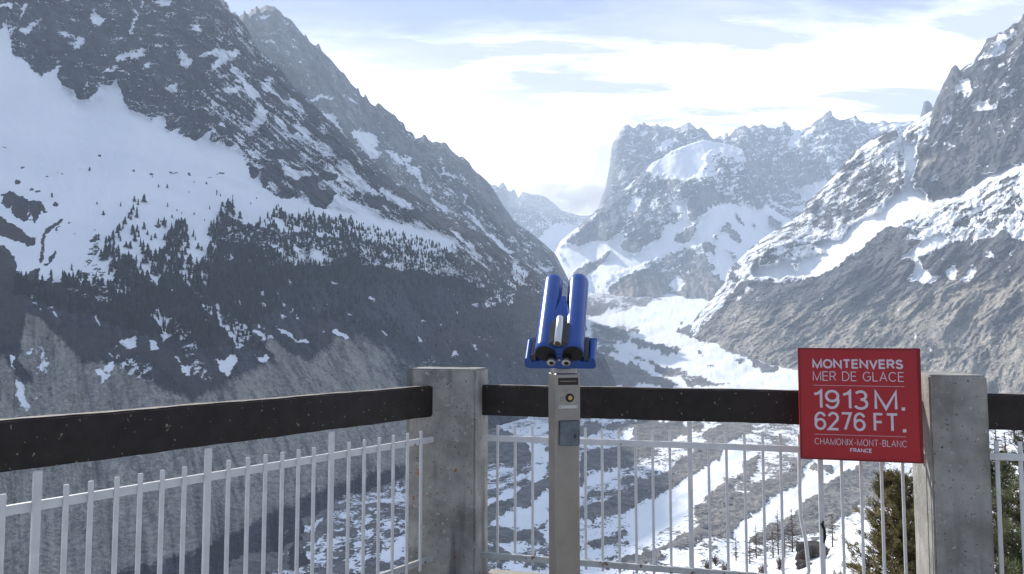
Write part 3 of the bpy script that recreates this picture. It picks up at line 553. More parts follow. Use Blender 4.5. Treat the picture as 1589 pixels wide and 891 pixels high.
# ------------------------------------------------------------ mountain on the right
cR = np.concatenate([np.arange(1062, 1625, 1.4), np.arange(1625, 2150, 9.)])
E_crest = [(1062,514,4750),(1075,500,4750),(1085,486,4740),(1097,472,4730),(1109,458,4720),(1117,448,4715),(1125,438,4710),(1128,424,4700),(1132,416,4700),(1147,403,4690),(1165,385,4680),(1181,372,4670),(1196,362,4660),(1214,351,4650),(1230,341,4640),(1245,329,4630),(1251,313,4620),(1257,310,4610),(1276,292,4600),(1297,272,4580),(1303,261,4570),(1315,249,4560),(1322,239,4550),(1330,230,4540),(1342,225,4520),(1361,210,4500),(1370,206,4480),(1392,202,4450),(1394,212,4440),(1400,213,4440),(1402,204,4430),(1405,200,4420),(1415,192,4400),(1425,185,4380),(1446,172,4350),(1452,157,4330),(1459,141,4310),(1465,129,4300),(1471,118,4290),(1476,106,4280),(1479,103,4270),(1481,101,4270),(1485,102,4260),(1490,110,4250),(1495,105,4240),(1500,101,4230),(1511,96,4200),(1514,89,4190),(1521,81,4180),(1525,73,4170),(1529,66,4160),(1531,61,4150),(1535,59,4140),(1542,57,4130),(1545,55,4120),(1551,50,4110),(1556,51,4100),(1562,46,4090),(1568,41,4080),(1574,35,4070),(1580,36,4060),(1584,31,4050),(1588,22,4050),(1600,10,4000),(1650,-40,3900),(1720,-80,3800),(1850,-90,3600),(2150,-20,3200)]
E_cl = [(1062,517,4700),(1085,492,4650),(1110,466,4600),(1130,446,4560),(1160,410,4500),(1200,382,4420),(1230,375,4380),(1260,385,4330),(1300,370,4270),(1345,330,4200),(1380,300,4150),(1400,292,4100),(1440,300,4000),(1490,305,3900),(1530,270,3850),(1589,245,3720),(1800,200,3350),(2150,220,3000)]
E_bn = [(1062,520,4600),(1085,500,4500),(1120,470,4400),(1180,445,4230),(1240,438,4100),(1290,415,3980),(1340,382,3870),(1400,345,3750),(1470,320,3600),(1530,292,3500),(1589,262,3350),(1800,250,2950),(2150,280,2600)]
E_lo = [(1062,523,4500),(1100,510,4250),(1150,500,4000),(1230,490,3800),(1320,470,3600),(1400,455,3400),(1480,440,3200),(1589,430,2950),(1800,430,2500),(2150,440,2100)]
E_ft = [(1062,527,4400),(1100,533,4080),(1150,546,3750),(1230,562,3420),(1320,581,3170),(1420,601,2980),(1589,640,2480),(1800,690,1900),(2150,740,1500)]
E_sk = [(x, y + 70, r * .93) for x, y, r in E_ft]
azE, TE, RE = sheet([E_sk, E_ft, E_lo, E_bn, E_cl, E_crest], cR, 1.5, blur=16, cblur=34)
sE = Map(-.1); tE = Map(0); bE = Map(0)
sE.poly(-.02, [(1440,180),(1480,100),(1589,20),(2150,-100),(2150,230),(1589,245),(1540,265),(1500,300),(1440,300),(1420,250)], 6)
Z3 = lambda p: zm(1330,20,.2582,p)
Z2 = lambda p: zm(1100,150,.3143,p)
Z5 = lambda p: zm(1330,230,.2582,p)
for q in [[(590,440),(610,395),(690,380),(680,490),(660,520),(640,470),(600,495)],[(700,545),(740,525),(790,555),(850,555),(820,590),(700,590)],[(500,630),(560,610),(550,650),(520,670)],[(840,715),(880,690),(890,720)],[(900,670),(940,690),(930,705)],[(970,700),(1010,705),(1000,740),(975,735)],[(860,500),(920,470),(980,455),(930,480),(880,515)],[(905,490),(960,485),(930,505)],[(880,430),(925,420),(900,445)],[(740,250),(800,215),(860,120),(900,130),(960,100),(980,110),(930,150),(880,170),(900,215),(850,260),(800,270),(720,290)],[(610,720),(640,705),(630,730)],[(590,660),(640,670),(600,675)],[(740,790),(755,790),(750,800)],[(920,820),(960,820),(960,850)],[(840,320),(880,315),(850,335)],[(430,795),(450,790),(460,805)],[(520,800),(560,780),(600,810),(550,800)],[(540,880),(580,860),(560,880)]]:
    sE.poly(1.1, Z3(q), 2.2)
# snow-covered rounded spur and couloir
dome = [(1062,520),(1109,455),(1128,420),(1165,382),(1245,326),(1257,308),(1300,262),(1342,222),(1392,200),(1403,200),(1425,183),(1448,170),(1440,215),(1425,250),(1410,290),(1440,300),(1480,320),(1530,290),(1589,250),(2150,230),(2150,300),(1589,300),(1530,330),(1440,360),(1400,350),(1330,395),(1270,430),(1230,440),(1160,435),(1120,470),(1075,530)]
sE.poly(.74, dome, 3)
sE.poly(.56, [(1257,310),(1300,265),(1370,208),(1380,260),(1385,300),(1330,340),(1260,350),(1230,370),(1200,400),(1140,420),(1200,362)], 6)
sE.poly(1.6, Z2([(870,240),(935,205),(965,200),(955,240),(970,290),(930,320),(930,420),(890,500),(850,560),(720,620),(650,700),(560,700),(500,740),(580,760),(450,860),(380,891),(560,891),(700,790),(860,680),(1018,600),(1018,400),(960,440),(925,440),(950,290),(970,230),(900,200)]), 2)
sE.poly(1.6, [(1225,400),(1290,395),(1350,345),(1400,300),(1425,290),(1440,300),(1455,312),(1490,310),(1510,295),(1515,265),(1500,250),(1500,262),(1530,270),(1560,255),(1589,247),(1800,200),(2150,200),(2150,235),(1700,262),(1589,262),(1555,276),(1500,298),(1440,320),(1400,345),(1340,385),(1300,410),(1260,428),(1200,432),(1160,425),(1180,400)], 2)
sE.poly(1.5, [(1403,290),(1408,255),(1402,240),(1395,230),(1401,215),(1418,200),(1425,215),(1420,245),(1440,232),(1415,275),(1420,290)], 2)
for q in [Z2([(840,215),(860,180),(930,168),(935,205),(870,240)]), Z2([(640,360),(700,290),(740,330),(690,400),(720,450),(660,440)]), Z2([(680,440),(760,370),(860,360),(890,300),(900,400),(895,480),(840,540),(780,570),(720,590),(700,530),(680,480)]),
 Z2([(495,560),(510,500),(560,500),(560,560),(520,590)]), Z2([(620,570),(650,530),(700,540),(712,610),(640,620)]), Z2([(510,620),(540,580),(610,580),(610,640),(560,660)]),
 Z2([(925,440),(920,360),(940,280),(960,290),(950,370),(965,430),(950,460)]), Z2([(970,170),(1018,130),(1018,230),(975,240)]), Z2([(250,800),(280,770),(345,800),(340,820),(255,845)]), Z2([(340,740),(400,720),(480,715),(470,740),(370,755)]), Z2([(400,820),(440,810),(430,860)]), Z2([(585,670),(610,668),(605,680)]),
 Z2([(100,870),(130,830),(160,820),(180,891),(100,891)]), [(1130,430),(1142,405),(1150,415),(1145,440)]]:
    sE.poly(.26, q, 2.5)
for q in [Z5([(340,220),(380,60),(360,-10),(430,-20),(520,-20),(560,60),(520,150),(430,230),(380,240)]), Z5([(400,250),(470,190),(540,100),(640,80),(690,190),(680,230),(600,295),(540,305),(490,325),(410,300)]), Z5([(650,110),(700,155),(760,160),(860,110),(1010,90),(1010,-60),(600,-60),(600,60)])]:
    sE.poly(-.3, q, 1.2)
sE.poly(1.2, Z5([(440,190),(480,155),(500,155),(480,190)]), 1); sE.poly(1.2, Z5([(700,100),(740,92),(780,100),(775,118),(710,118)]), 1)
tE.poly(.7, Z5([(340,220),(380,60),(430,0),(500,0),(440,150),(390,240)]), 5)
# bench between the upper snow and the moraine wall on the far right
sE.poly(.74, [(1440,320),(1520,290),(1589,262),(2150,240),(2150,420),(1589,375),(1560,355),(1530,372),(1480,375),(1440,400),(1400,395),(1395,375)], 5)
for q in [[(600,390),(640,350),(700,320),(690,345),(640,375)],[(860,200),(900,160),(980,150),(930,190),(870,215)],[(850,270),(880,240),(930,225),(900,260)],[(700,460),(790,410),(760,450)],[(740,310),(800,260),(840,250),(830,280),(780,310)],[(540,490),(650,430),(680,450),(570,480)],[(830,400),(900,350),(950,370),(900,400)],[(720,385),(800,340),(820,350),(760,380)]]:
    sE.poly(-.2, Z5(q), 1.5)
sE.poly(-.12, [(1075,530),(1120,475),(1150,440),(1185,435),(1230,440),(1265,432),(1320,400),(1345,375),(1375,352),(1390,352),(1400,375),(1430,370),(1425,390),(1395,408),(1418,430),(1450,420),(1500,400),(1520,372),(1545,365),(1589,390),(2150,440),(2150,700),(1062,700)], 2)
sE.poly(1.25, Z5([(235,680),(300,630),(380,560),(460,520),(520,520),(560,550),(500,590),(400,620),(370,660),(390,710),(430,750),(510,770),(440,810),(400,820),(330,800),(300,780),(340,760),(345,690),(320,655)]), 1)
for q in [[(520,740),(590,700),(600,780),(560,790)],[(620,790),(660,730),(730,710),(700,780),(650,810)],[(840,660),(770,600),(780,640),(735,655)],[(860,490),(940,470),(960,520),(1010,480),(1010,560),(960,540),(900,500)],[(660,690),(720,700),(680,720)],[(575,830),(595,820),(590,850)]]:
    sE.poly(1.1, Z5(q), 2)
Z6 = lambda p: zm(1060,400,.22444,p)
for q in [[(270,240),(300,200),(380,180),(330,220)],[(350,110),(420,50),(500,140),(440,140),(400,160)],[(400,240),(490,180),(470,230),(430,260)],[(350,300),(400,240),(430,250),(380,320)],[(355,370),(420,340),(390,370)],[(330,400),(370,380),(350,410)],[(600,240),(700,190),(690,220)],[(930,290),(1040,170),(1050,180),(960,290)]]:
    sE.poly(.75, Z6(q), 2)
tE.poly(.58, [(1062,520),(1130,470),(1200,470),(1400,460),(1480,420),(1589,420),(2150,440),(2150,700),(1062,700)], 24)
tE.poly(.9, [(1150,500),(1180,510),(1200,540),(1150,545),(1090,530)], 12); tE.poly(1.0, [(1455,450),(1475,440),(1480,480),(1450,530),(1440,520)], 8); tE.poly(1.0, [(1520,450),(1570,440),(1560,480),(1500,520),(1470,560),(1440,600),(1410,590),(1470,530)], 10)
tE.poly(1.1, [(1540,560),(1589,490),(2150,470),(2150,700),(1420,700),(1440,600),(1500,570)], 16); tE.poly(1.1, [(1240,545),(1340,500),(1330,540),(1420,580),(1420,640),(1200,600)], 14)
tE.poly(-.2, [(1530,500),(1570,470),(1589,465),(1589,490),(1545,520)], 8)
bE.poly(.45, [(1440,380),(1589,400),(2150,440),(2150,480),(1530,450),(1440,430)], 14)
xE, yE = pmap(azE, TE, RE)
We = world(azE, TE, RE); he = We[..., 2]; se = azE[None] * 3300.0 + 0 * he
low = np.clip((yE - 300 - (1589 - xE) * .22) / 60, 0, 1)           # moraine wall gets diagonal gullies
wx = 90 * fbm(se / 420, he / 300, 4, 161); wy = 120 * fbm(se / 350, he / 350, 4, 163)
g_d = ridged((se - (.95 + .25 * gnoise(se / 900, he / 500, 165)) * he + wx) / 190, (he + .9 * se + wy) / 560, 7, 101, .62); g_v = ridged((se - .2 * he + wx) / 170, he / 520, 7, 111, .62)
g_m = fbm(se / 300, he / 300, 6, 121); g_s = fbm(se / 30, he / 26, 4, 131)
snE = sE.at(xE, yE); smE = np.clip(snE - .9, 0, .7) / .7
g_b = ridged((se + .3 * he + wx) / 560, he / 1500, 3, 171)
relE = g_b * 170 * (1 - .55 * low) + (g_d * low * 95 + g_v * (1 - low) * 80) + g_m * 90 + g_s * 18
eE = np.minimum(1, (TE[-1] - TE) / .01)
RE2 = RE - relE * eE * (1 - .85 * smE) * np.clip(RE / 3300, .5, 1.2)
midE = (snE > -.25) & (snE < .95)
patE = (1 - low) * fbm((he - .55 * se) / 26, (se + .55 * he) / 85, 5, 141, .6) + low * fbm((se - .95 * he + wx) / 26, (he + .9 * se) / 150, 5, 143, .6)
covE = snE + patE * np.where(midE, 1.15, .3) - .15 * g_d * low * midE
matE = terrain_mat('right_mountain_rock', rock=((.045,.046,.055),(.22,.215,.215)), tan=(.64,.58,.48), med=50, fine=10, na=.8, nb=.8, bump=8, orient=True)
build('right_mountain', azE, TE, RE2, matE, dict(snow=covE, veg=0 * TE, tan=tE.at(xE, yE), brown=bE.at(xE, yE), ou=se - (.25 + .7 * low) * he + wx * .6, ov=he + .8 * low * se, streak=streaks(azE, TE, RE, 3300, -.95, 32, 151) * low + (1 - low) * streaks(azE, TE, RE, 3300, -.15, 42, 153)))

# ------------------------------------------------------------ valley floor: snow-covered glacier with moraine bands
cG = np.concatenate([np.arange(-1200, 240, 12.), np.arange(240, 1640, 1.7), np.arange(1640, 2900, 14.)])
rr = [250]
while rr[-1] < 9500:
    r = rr[-1]; rr.append(r + max(1.6 * r * r / (FPX * 235), 1.8) if r < 2600 else r + 1.6 * r / FPX / .085)
rG = np.array(rr); zG = np.interp(rG, [0, 600, 2400, 3000, 3600, 4200, 4800, 5500, 6300, 7000, 9500], [-232, -232, -226, -190, -110, -25, 85, 225, 385, 480, 620])
zG = blur_rows(zG[:, None], 12)[:, 0]
azG = bearing(cG, np.full(len(cG), 520.))[0]
gx = np.sin(azG)[None] * rG[:, None]; gy = np.cos(azG)[None] * rG[:, None]; gz = zG[:, None] + 0 * gx
far = np.clip((rG[:, None] - 2400) / 900, 0, 1)
gpx, gpy = pixel(gx, gy, gz)
sG = Map(1.1); tG = Map(0)
ZG = lambda p: zm(850,400,.24684,p)
sG.poly(.62, ZG([(230,200),(350,180),(440,230),(700,250),(560,330),(450,350),(240,380)]), 6)
sG.poly(.35, ZG([(430,270),(620,240),(800,250),(600,290),(500,300)]), 5)
for q in [[(500,500),(560,505),(620,545),(760,575),(840,605),(830,625),(760,610),(640,590),(560,560),(520,530)],[(480,620),(540,630),(640,665),(760,700),(880,740),(980,770),(1130,825),(900,825),(850,780),(760,750),(680,690),(560,650)],
 [(300,560),(420,580),(460,610),(380,620),(310,590)],[(290,600),(400,640),(500,670),(620,720),(740,760),(820,820),(300,820),(360,700)],[(500,450),(570,460),(575,475),(520,470)],[(545,430),(575,428),(560,445)],
 [(1070,575),(1150,560),(1230,590),(1330,640),(1400,680),(1440,715),(1450,740),(1380,735),(1290,670),(1200,620),(1100,600)],[(1145,665),(1210,650),(1240,680),(1180,672)],[(960,680),(1030,682),(1030,695)],[(910,605),(970,610),(970,630)],[(1450,640),(1560,625),(1580,650),(1500,660)],[(1500,710),(1570,680),(1570,720)],[(960,540),(1010,545),(1000,555)],[(300,430),(400,420),(480,480),(420,500),(300,480)],[(780,450),(840,440),(930,460),(960,520),(880,500)],[(830,400),(880,395),(860,410)],[(240,260),(380,300),(440,330),(240,370)]]:
    sG.poly(-.2, ZG(q), 2)
sG.poly(.3, ZG([(280,420),(480,430),(500,520),(420,560),(280,540)]), 6)
sG.poly(.45, ZG([(780,750),(860,720),(1000,790),(900,800)]), 5)
# lower glacier, seen through the railing
G1 = lambda p: zm(740,640,.2817,p); G2 = lambda p: zm(980,640,.2818,p); G3 = lambda p: zm(1230,690,.2255,p); G5 = lambda p: zm(400,650,.2705,p)
sG.poly(.95, [(400,640),(1650,640),(1650,1000),(400,1000)], 20)
sG.poly(.62, [(380,760),(640,700),(770,640),(770,1000),(300,1000)], 10)
sG.poly(.62, [(560,640),(770,640),(775,700),(870,690),(870,760),(760,800),(700,800),(640,800),(560,760)], 6)
dark = [
 [(40,560),(120,540),(230,470),(330,420),(390,370),(390,450),(330,510),(230,540),(190,575),(100,600),(60,640),(0,670),(0,560)],
 [(-40,670),(60,660),(130,665),(220,690),(280,680),(390,630),(390,690),(340,700),(370,745),(300,745),(180,740),(-40,740)],
 [(-40,770),(130,775),(220,830),(150,860),(70,850),(-40,840)], [(250,860),(300,820),(390,800),(390,870)],
 [(560,270),(700,200),(790,185),(900,180),(1000,200),(930,240),(870,290),(800,320),(690,345),(600,350),(590,400),(560,410)],
 [(555,570),(680,520),(780,480),(870,440),(1000,390),(1000,480),(900,520),(780,570),(690,600),(560,620)],
 [(570,750),(640,720),(700,690),(740,690),(820,660),(830,680),(760,730),(700,760)], [(640,860),(780,825),(740,850),(650,868)], [(700,885),(880,830),(1000,800),(1000,900),(700,900)],
 [(40,140),(150,120),(230,150),(300,200),(300,280),(220,330),(160,300),(100,290),(40,320)], [(560,90),(640,60),(700,110),(640,130),(560,150)], [(700,100),(780,70),(860,90),(840,130),(740,120)]]
for q in dark: sG.poly(-.1, G1(q), 1.6)
sG.poly(1.2, G1([(230,150),(320,180),(390,220),(390,290),(320,290),(290,220)]), 2); sG.poly(1.2, G1([(280,360),(320,310),(390,320),(390,370),(330,420),(290,400)]), 2)
sG.poly(1.2, G1([(50,520),(120,480),(200,440),(230,440),(220,480),(150,510),(60,555)]), 2); sG.poly(1.3, G1([(90,610),(200,560),(300,510),(390,455),(390,600),(300,640),(180,660),(70,650)]), 2)
sG.poly(.5, G1([(570,480),(700,430),(900,370),(1000,350),(1000,390),(870,420),(700,490),(600,520)]), 4)
sG.poly(1.0, G1([(560,160),(700,170),(800,140),(900,60),(1000,60),(1000,100),(860,190),(700,200),(560,220)]), 4); sG.poly(-.1, G1([(800,60),(870,70),(850,110),(790,100)]), 3)
dark2 = [[(-10,440),(100,400),(200,350),(250,290),(300,260),(380,200),(420,180),(510,220),(490,260),(430,300),(370,350),(300,380),(220,440),(120,480),(-10,530)],
 [(50,40),(200,60),(300,90),(300,130),(180,180),(100,240),(20,290),(-10,290),(-10,200),(20,100)], [(160,65),(250,45),(300,80),(260,120),(180,110)], [(330,50),(390,60),(400,110),(340,130)], [(420,110),(520,60),(660,60),(670,110),(620,150),(540,190),(500,220),(430,180),(400,150)],
 [(340,540),(420,480),(520,410),(620,310),(680,240),(760,200),(820,200),(820,260),(720,330),(640,400),(600,450),(640,470),(730,410),(850,360),(930,310),(990,250),(990,380),(900,430),(760,520),(690,570),(620,600),(570,660),(540,720),(420,720),(350,760),(280,800),(130,790),(220,740),(340,680),(400,620),(360,600)],
 [(610,740),(680,690),(760,640),(850,590),(960,530),(990,480),(1040,480),(1040,660),(950,700),(820,730)],
 [(-10,830),(60,820),(200,830),(60,900),(-10,900)], [(130,570),(160,560),(170,580),(140,585)], [(-10,690),(90,640),(200,570),(190,585),(110,640),(-10,705)]]
for q in dark2: sG.poly(-.1, G2(q), 1.6)
sG.poly(1.3, G2([(530,170),(600,190),(620,240),(560,330),(520,370),(440,440),(340,520),(300,560),(200,640),(80,740),(-10,760),(-10,560),(120,490),(230,430),(310,380),(440,300),(490,250)]), 2)
sG.poly(1.3, G2([(540,720),(570,660),(620,600),(700,570),(800,490),(900,420),(940,340),(990,300),(1000,420),(900,570),(760,640),(680,690),(620,735)]), 2)
sG.poly(.55, G2([(560,440),(640,400),(820,300),(910,280),(880,330),(720,420),(600,480)]), 3)
sG.poly(.78, G2([(680,60),(920,60),(990,200),(900,290),(720,400),(640,410),(700,240)]), 8)
# right part
sG.poly(1.3, G3([(-20,330),(80,250),(75,190),(170,110),(320,100),(490,110),(460,170),(330,250),(230,330),(130,400),(60,450),(-20,500)]), 1.5)
sG.poly(-.3, G3([(230,300),(330,230),(480,160),(560,110),(620,110),(620,420),(460,440),(340,520),(230,560),(170,640),(-20,640),(-20,500),(80,420),(160,380)]), 2)
sG.poly(-.3, G3([(100,185),(170,165),(240,175),(290,212),(230,222),(160,215)]), 1)
sG.poly(-.3, G3([(-20,150),(100,120),(75,200),(80,250),(-20,300)]), 2)
tG.poly(.5, [(1040,640),(1700,560),(1700,891),(1000,891)], 60)
sG.poly(-.4, [(-1000,600),(300,700),(360,860),(430,830),(520,790),(500,840),(430,891),(300,1000),(-1000,1000)], 8)
for q in [[(240,650),(330,640),(380,610),(385,640),(300,690),(240,700)],[(690,530),(720,480),(780,450),(800,400),(830,410),(830,500),(740,530)],[(150,700),(290,680),(160,730)],[(150,790),(300,740),(390,700),(390,730),(240,770),(230,790)],[(30,790),(200,800),(300,790),(390,770),(380,830),(270,840),(200,830)],[(430,660),(460,655),(440,670)],[(530,640),(650,600),(660,620),(560,650)],[(560,670),(660,660),(650,710),(590,690)],[(560,750),(640,710),(670,740),(600,891),(520,891),(480,840),(560,800)],[(700,700),(840,720),(820,800),(760,830),(700,830),(720,760)]]:
    sG.poly(1.0, G5(q), 2)
across = (.8 * gx - .6 * gy); along = (.6 * gx + .8 * gy)
aw = across + 40 * fbm(gx / 220, gy / 220, 4, 221)
flow = ridged(aw / 52, along / 420, 5, 222, .6)
snG = sG.at(gpx, gpy, 1.5)
lump = fbm(gx / 170, gy / 170, 5, 201) * 10 + fbm(gx / 22, gy / 22, 3, 202) * 1.6 * (1.4 - np.clip(snG, 0, 1))
band = ridged(aw / 150, along / 1200, 4, 205) * 7 + flow * 2.5
gz2 = gz + (lump + band) * np.where(rG[:, None] > 2400, 1.5, 1) + (1 - np.clip(snG, 0, 1)) * 2.0
covG = snG - np.where(snG > 1.1, .12, np.where(snG < .1, .50, .55)) * flow * np.where(rG[:, None] > 2600, .3, 1) - .5 * (snG < 1.05) * fbm(gx / 60, gy / 60, 4, 203) - .45 * np.where(rG[:, None] > 2600, .35, 1) * fbm(gx / 12, gy / 12, 3, 204)
matG = terrain_mat('moraine', rock=((.085,.085,.09),(.19,.185,.18)), tan=(.30,.28,.25), med=30, fine=4.5, na=.55, nb=.75, bump=2.2)
grid_mesh('glacier', np.stack([gx, gy, gz2], -1), matG, dict(snow=covG, veg=0 * gx, tan=tG.at(gpx, gpy), brown=0 * gx, streak=.5 + .35 * fbm(gx / 26, gy / 26, 4, 209)))

# base ground running on to the horizon in every direction, below everything else
gm = bmesh.new(); ring = []
for rad, zz in ((0.01, -260), (3000, -300), (9000, -320), (30000, -330)):
    ring.append([gm.verts.new((rad * math.cos(a), rad * math.sin(a), zz)) for a in np.linspace(0, 2 * math.pi, 73)[:-1]])
for a, b in zip(ring, ring[1:]):
    for i in range(72): gm.faces.new((a[i], b[i], b[(i + 1) % 72], a[(i + 1) % 72]))
me = bpy.data.meshes.new('ground'); gm.to_mesh(me); gm.free()
m = bpy.data.materials.new('ground_snow'); m.use_nodes = True
m.node_tree.nodes['Principled BSDF'].inputs['Base Color'].default_value = (.4, .4, .42, 1); me.materials.append(m)
finish(bpy.data.objects.new('ground', me), 'structure'); COL.objects.link(bpy.data.objects['ground'])

# ------------------------------------------------------------ the air of the valley
def box_mesh(name, lo, hi):
    b = bmesh.new(); bmesh.ops.create_cube(b, size=1.0)
    for v in b.verts: v.co = [(lo[i] + hi[i]) / 2 + v.co[i] * (hi[i] - lo[i]) for i in range(3)]
    me = bpy.data.meshes.new(name); b.to_mesh(me); b.free(); return me
hz_me = box_mesh('haze', (-14000, -4000, -400), (14000, 12300, 3200))
hm = bpy.data.materials.new('haze'); hm.use_nodes = True; t = NT(hm.node_tree)
HAZE = 7.6e-5
pv = t.n('ShaderNodeVolumePrincipled'); pv.inputs['Color'].default_value = (.70, .83, 1.0, 1); pv.inputs['Density'].default_value = HAZE; pv.inputs['Anisotropy'].default_value = 0.1
t.l(pv.outputs[0], t.n('ShaderNodeOutputMaterial').inputs['Volume']); hz_me.materials.append(hm)
hzo = bpy.data.objects.new('haze', hz_me); COL.objects.link(hzo); finish(hzo, 'stuff')

# ------------------------------------------------------------ mesh helpers for the things
def mat(name, base, rough=.6, metal=0.0, spec=.4, var=0.0, vscale=8.0, bump=0.0, bscale=60.0, spots=None, coord='Object', stain=None):
    """spots = (colour, threshold, scale): chips, rust or pits that belong to the surface"""
    m = bpy.data.materials.new(name); m.use_nodes = True; t = NT(m.node_tree)
    co = t.n('ShaderNodeTexCoord').outputs[coord]
    b = t.n('ShaderNodeBsdfPrincipled', _Roughness=rough, _Metallic=metal); b.inputs['Specular IOR Level'].default_value = spec
    col = None
    n = t.noise(co, vscale, 6, .6)
    col = t.mix(t.mr(n, .3, .7), tuple(c * (1 - var) for c in base) + (1,), tuple(min(1, c * (1 + var)) for c in base) + (1,))
    for sp_ in (spots or []):
        f = t.mr(t.noise(co, sp_[2], 4, .6), sp_[1], sp_[1] + .03)
        col = t.mix(f, col, (*sp_[0], 1))
    if stain:        # run-off stains and board marks, longer than they are wide
        f = t.mr(t.noise(t.mapping(co, scale=stain[1]), 1.0, 5, .6), .50, .68); col = t.mix(t.math('MULTIPLY', f, stain[2]), col, (*stain[0], 1))
    t.l(col, b.inputs['Base Color'])
    if bump:
        bp = t.n('ShaderNodeBump', _Strength=.6, _Distance=bump); t.l(t.noise(co, bscale, 5, .65), bp.inputs['Height']); t.l(bp.outputs[0], b.inputs['Normal'])
    t.l(b.outputs[0], t.n('ShaderNodeOutputMaterial').inputs[0])
    return m
def link(name, me, m, parent=None, **kw):
    me.name = name
    if m and not me.materials: me.materials.append(m)
    o = bpy.data.objects.new(name, me); COL.objects.link(o)
    if parent: o.parent = parent
    return finish(o, **kw)
def empty(name, loc=(0, 0, 0), rz=0, **kw):
    o = bpy.data.objects.new(name, None); COL.objects.link(o); o.location = loc; o.rotation_euler = (0, 0, rz); return finish(o, **kw)
def mesh_of(b, name, smooth=False):
    bmesh.ops.recalc_face_normals(b, faces=b.faces)
    me = bpy.data.meshes.new(name); b.to_mesh(me); b.free()
    if smooth: me.polygons.foreach_set('use_smooth', [True] * len(me.polygons))
    return me
def add_prism(b, plan, z0, z1, M=None):
    lo = [b.verts.new((x, y, z0)) for x, y in plan]; hi = [b.verts.new((x, y, z1)) for x, y in plan]
    n = len(plan); b.faces.new(lo[::-1]); b.faces.new(hi)
    for i in range(n): b.faces.new((lo[i], lo[(i + 1) % n], hi[(i + 1) % n], hi[i]))
    if M is not None:
        for v in lo + hi: v.co = M @ v.co
def add_box(b, lo, hi, M=None):
    add_prism(b, [(lo[0], lo[1]), (hi[0], lo[1]), (hi[0], hi[1]), (lo[0], hi[1])], lo[2], hi[2], M)
def bevel(b, w, seg=2):
    bmesh.ops.bevel(b, geom=list(b.edges), offset=w, segments=seg, affect='EDGES', profile=.5, clamp_overlap=True)
def frame(p, q, up=Vector((0, 0, 1))):
    """matrix whose X runs p->q and Z is as near `up` as it can be; origin p"""
    p, q = Vector(p), Vector(q); x = (q - p).normalized(); y = up.cross(x).normalized(); z = x.cross(y)
    return Matrix(((x.x, y.x, z.x, p.x), (x.y, y.y, z.y, p.y), (x.z, y.z, z.z, p.z), (0, 0, 0, 1)))
def add_tube(b, pts, rad, seg=12, caps=True):
    pts = [Vector(p) for p in pts]; rad = rad if isinstance(rad, (list, tuple)) else [rad] * len(pts); rings = []
    d0 = (pts[1] - pts[0]).normalized(); ref = Vector((0, 0, 1)) if abs(d0.z) < .9 else Vector((1, 0, 0)); s = d0.cross(ref).normalized()
    for i, p in enumerate(pts):
        d = ((pts[min(i + 1, len(pts) - 1)] - pts[max(i - 1, 0)])).normalized(); s = (s - d * s.dot(d)).normalized(); u = d.cross(s)
        rings.append([b.verts.new(p + (s * math.cos(a) + u * math.sin(a)) * rad[i]) for a in [2 * math.pi * k / seg for k in range(seg)]])
    for a, c in zip(rings, rings[1:]):
        for i in range(seg): b.faces.new((a[i], a[(i + 1) % seg], c[(i + 1) % seg], c[i]))
    if caps: b.faces.new(rings[0][::-1]); b.faces.new(rings[-1])

# ------------------------------------------------------------ terrace: slab with kerb, two concrete pillars
SL = -0.26                                   # the front railing runs along Y = 4.45 - 0.26 X
ux, uy = 1 / math.hypot(1, SL), SL / math.hypot(1, SL)     # along the front railing
nx, ny = -uy, ux                                            # away from the viewer
def FR(X, off=0): return (X + nx * off, 4.45 + SL * X + ny * off)
Lp, Lq = Vector((-.4714, 4.427, 0)), Vector((-1.803, 2.61, 0)); Ld = (Lq - Lp).normalized(); Ln = Vector((Ld.y, -Ld.x, 0))
if Ln.y < 0: Ln = -Ln
m_conc = mat('weathered_concrete', (.27, .262, .24), .92, var=.28, vscale=5, bump=.004, bscale=90, spots=[((.40, .39, .36), .64, 26), ((.05, .045, .04), .645, 62)], stain=((.10, .098, .092), (9, 9, .9), .55))
m_rust = mat('lichen_stained_concrete', (.27, .262, .24), .92, var=.30, vscale=5, bump=.004, bscale=90, spots=[((.36, .35, .32), .63, 26), ((.30, .085, .03), .66, 30), ((.035, .03, .028), .64, 66)], stain=((.075, .075, .075), (7, 7, .7), .75))
m_slab = mat('terrace_concrete', (.34, .32, .28), .9, var=.2, vscale=4, bump=.004, bscale=80)
E1 = FR(2.75, .20); L1 = Lp + Ld * 4.2 + Ln * .2
corner = FR(-.45, .22)
b = bmesh.new(); add_prism(b, [(-4.6, -6), (6, -6), (6, FR(6, .22)[1]), FR(3.0, .22), corner, (L1.x, L1.y), (-4.6, -.9)], -.35, 0)
link('terrace_floor', mesh_of(b, 'terrace_floor'), m_slab, kind='structure')
b = bmesh.new(); add_prism(b, [(-4.6, -6), (6, -6), (6, FR(6, .16)[1]), FR(3.0, .16), FR(-.45, .16), (Lp.x + Ld.x * 4.2 + Ln.x * .16, Lp.y + Ld.y * 4.2 + Ln.y * .16), (-4.6, -.95)], -14, -.352)
link('retaining_wall', mesh_of(b, 'retaining_wall'), m_slab, kind='structure')
b = bmesh.new(); add_prism(b, [FR(-.18, -.10), FR(6, -.10), FR(6, .20), FR(-.18, .20)], .002, .16); bevel(b, .012)
link('concrete_kerb', mesh_of(b, 'concrete_kerb'), m_slab, label='low pale concrete kerb under the front railing between the two pillars', cat='kerb')
q0 = Lp + Ld * .12
b = bmesh.new(); add_prism(b, [(p.x, p.y) for p in (q0 - Ln * .10, Lp + Ld * 4.2 - Ln * .10, Lp + Ld * 4.2 + Ln * .18, q0 + Ln * .18)], .002, .16); bevel(b, .012)
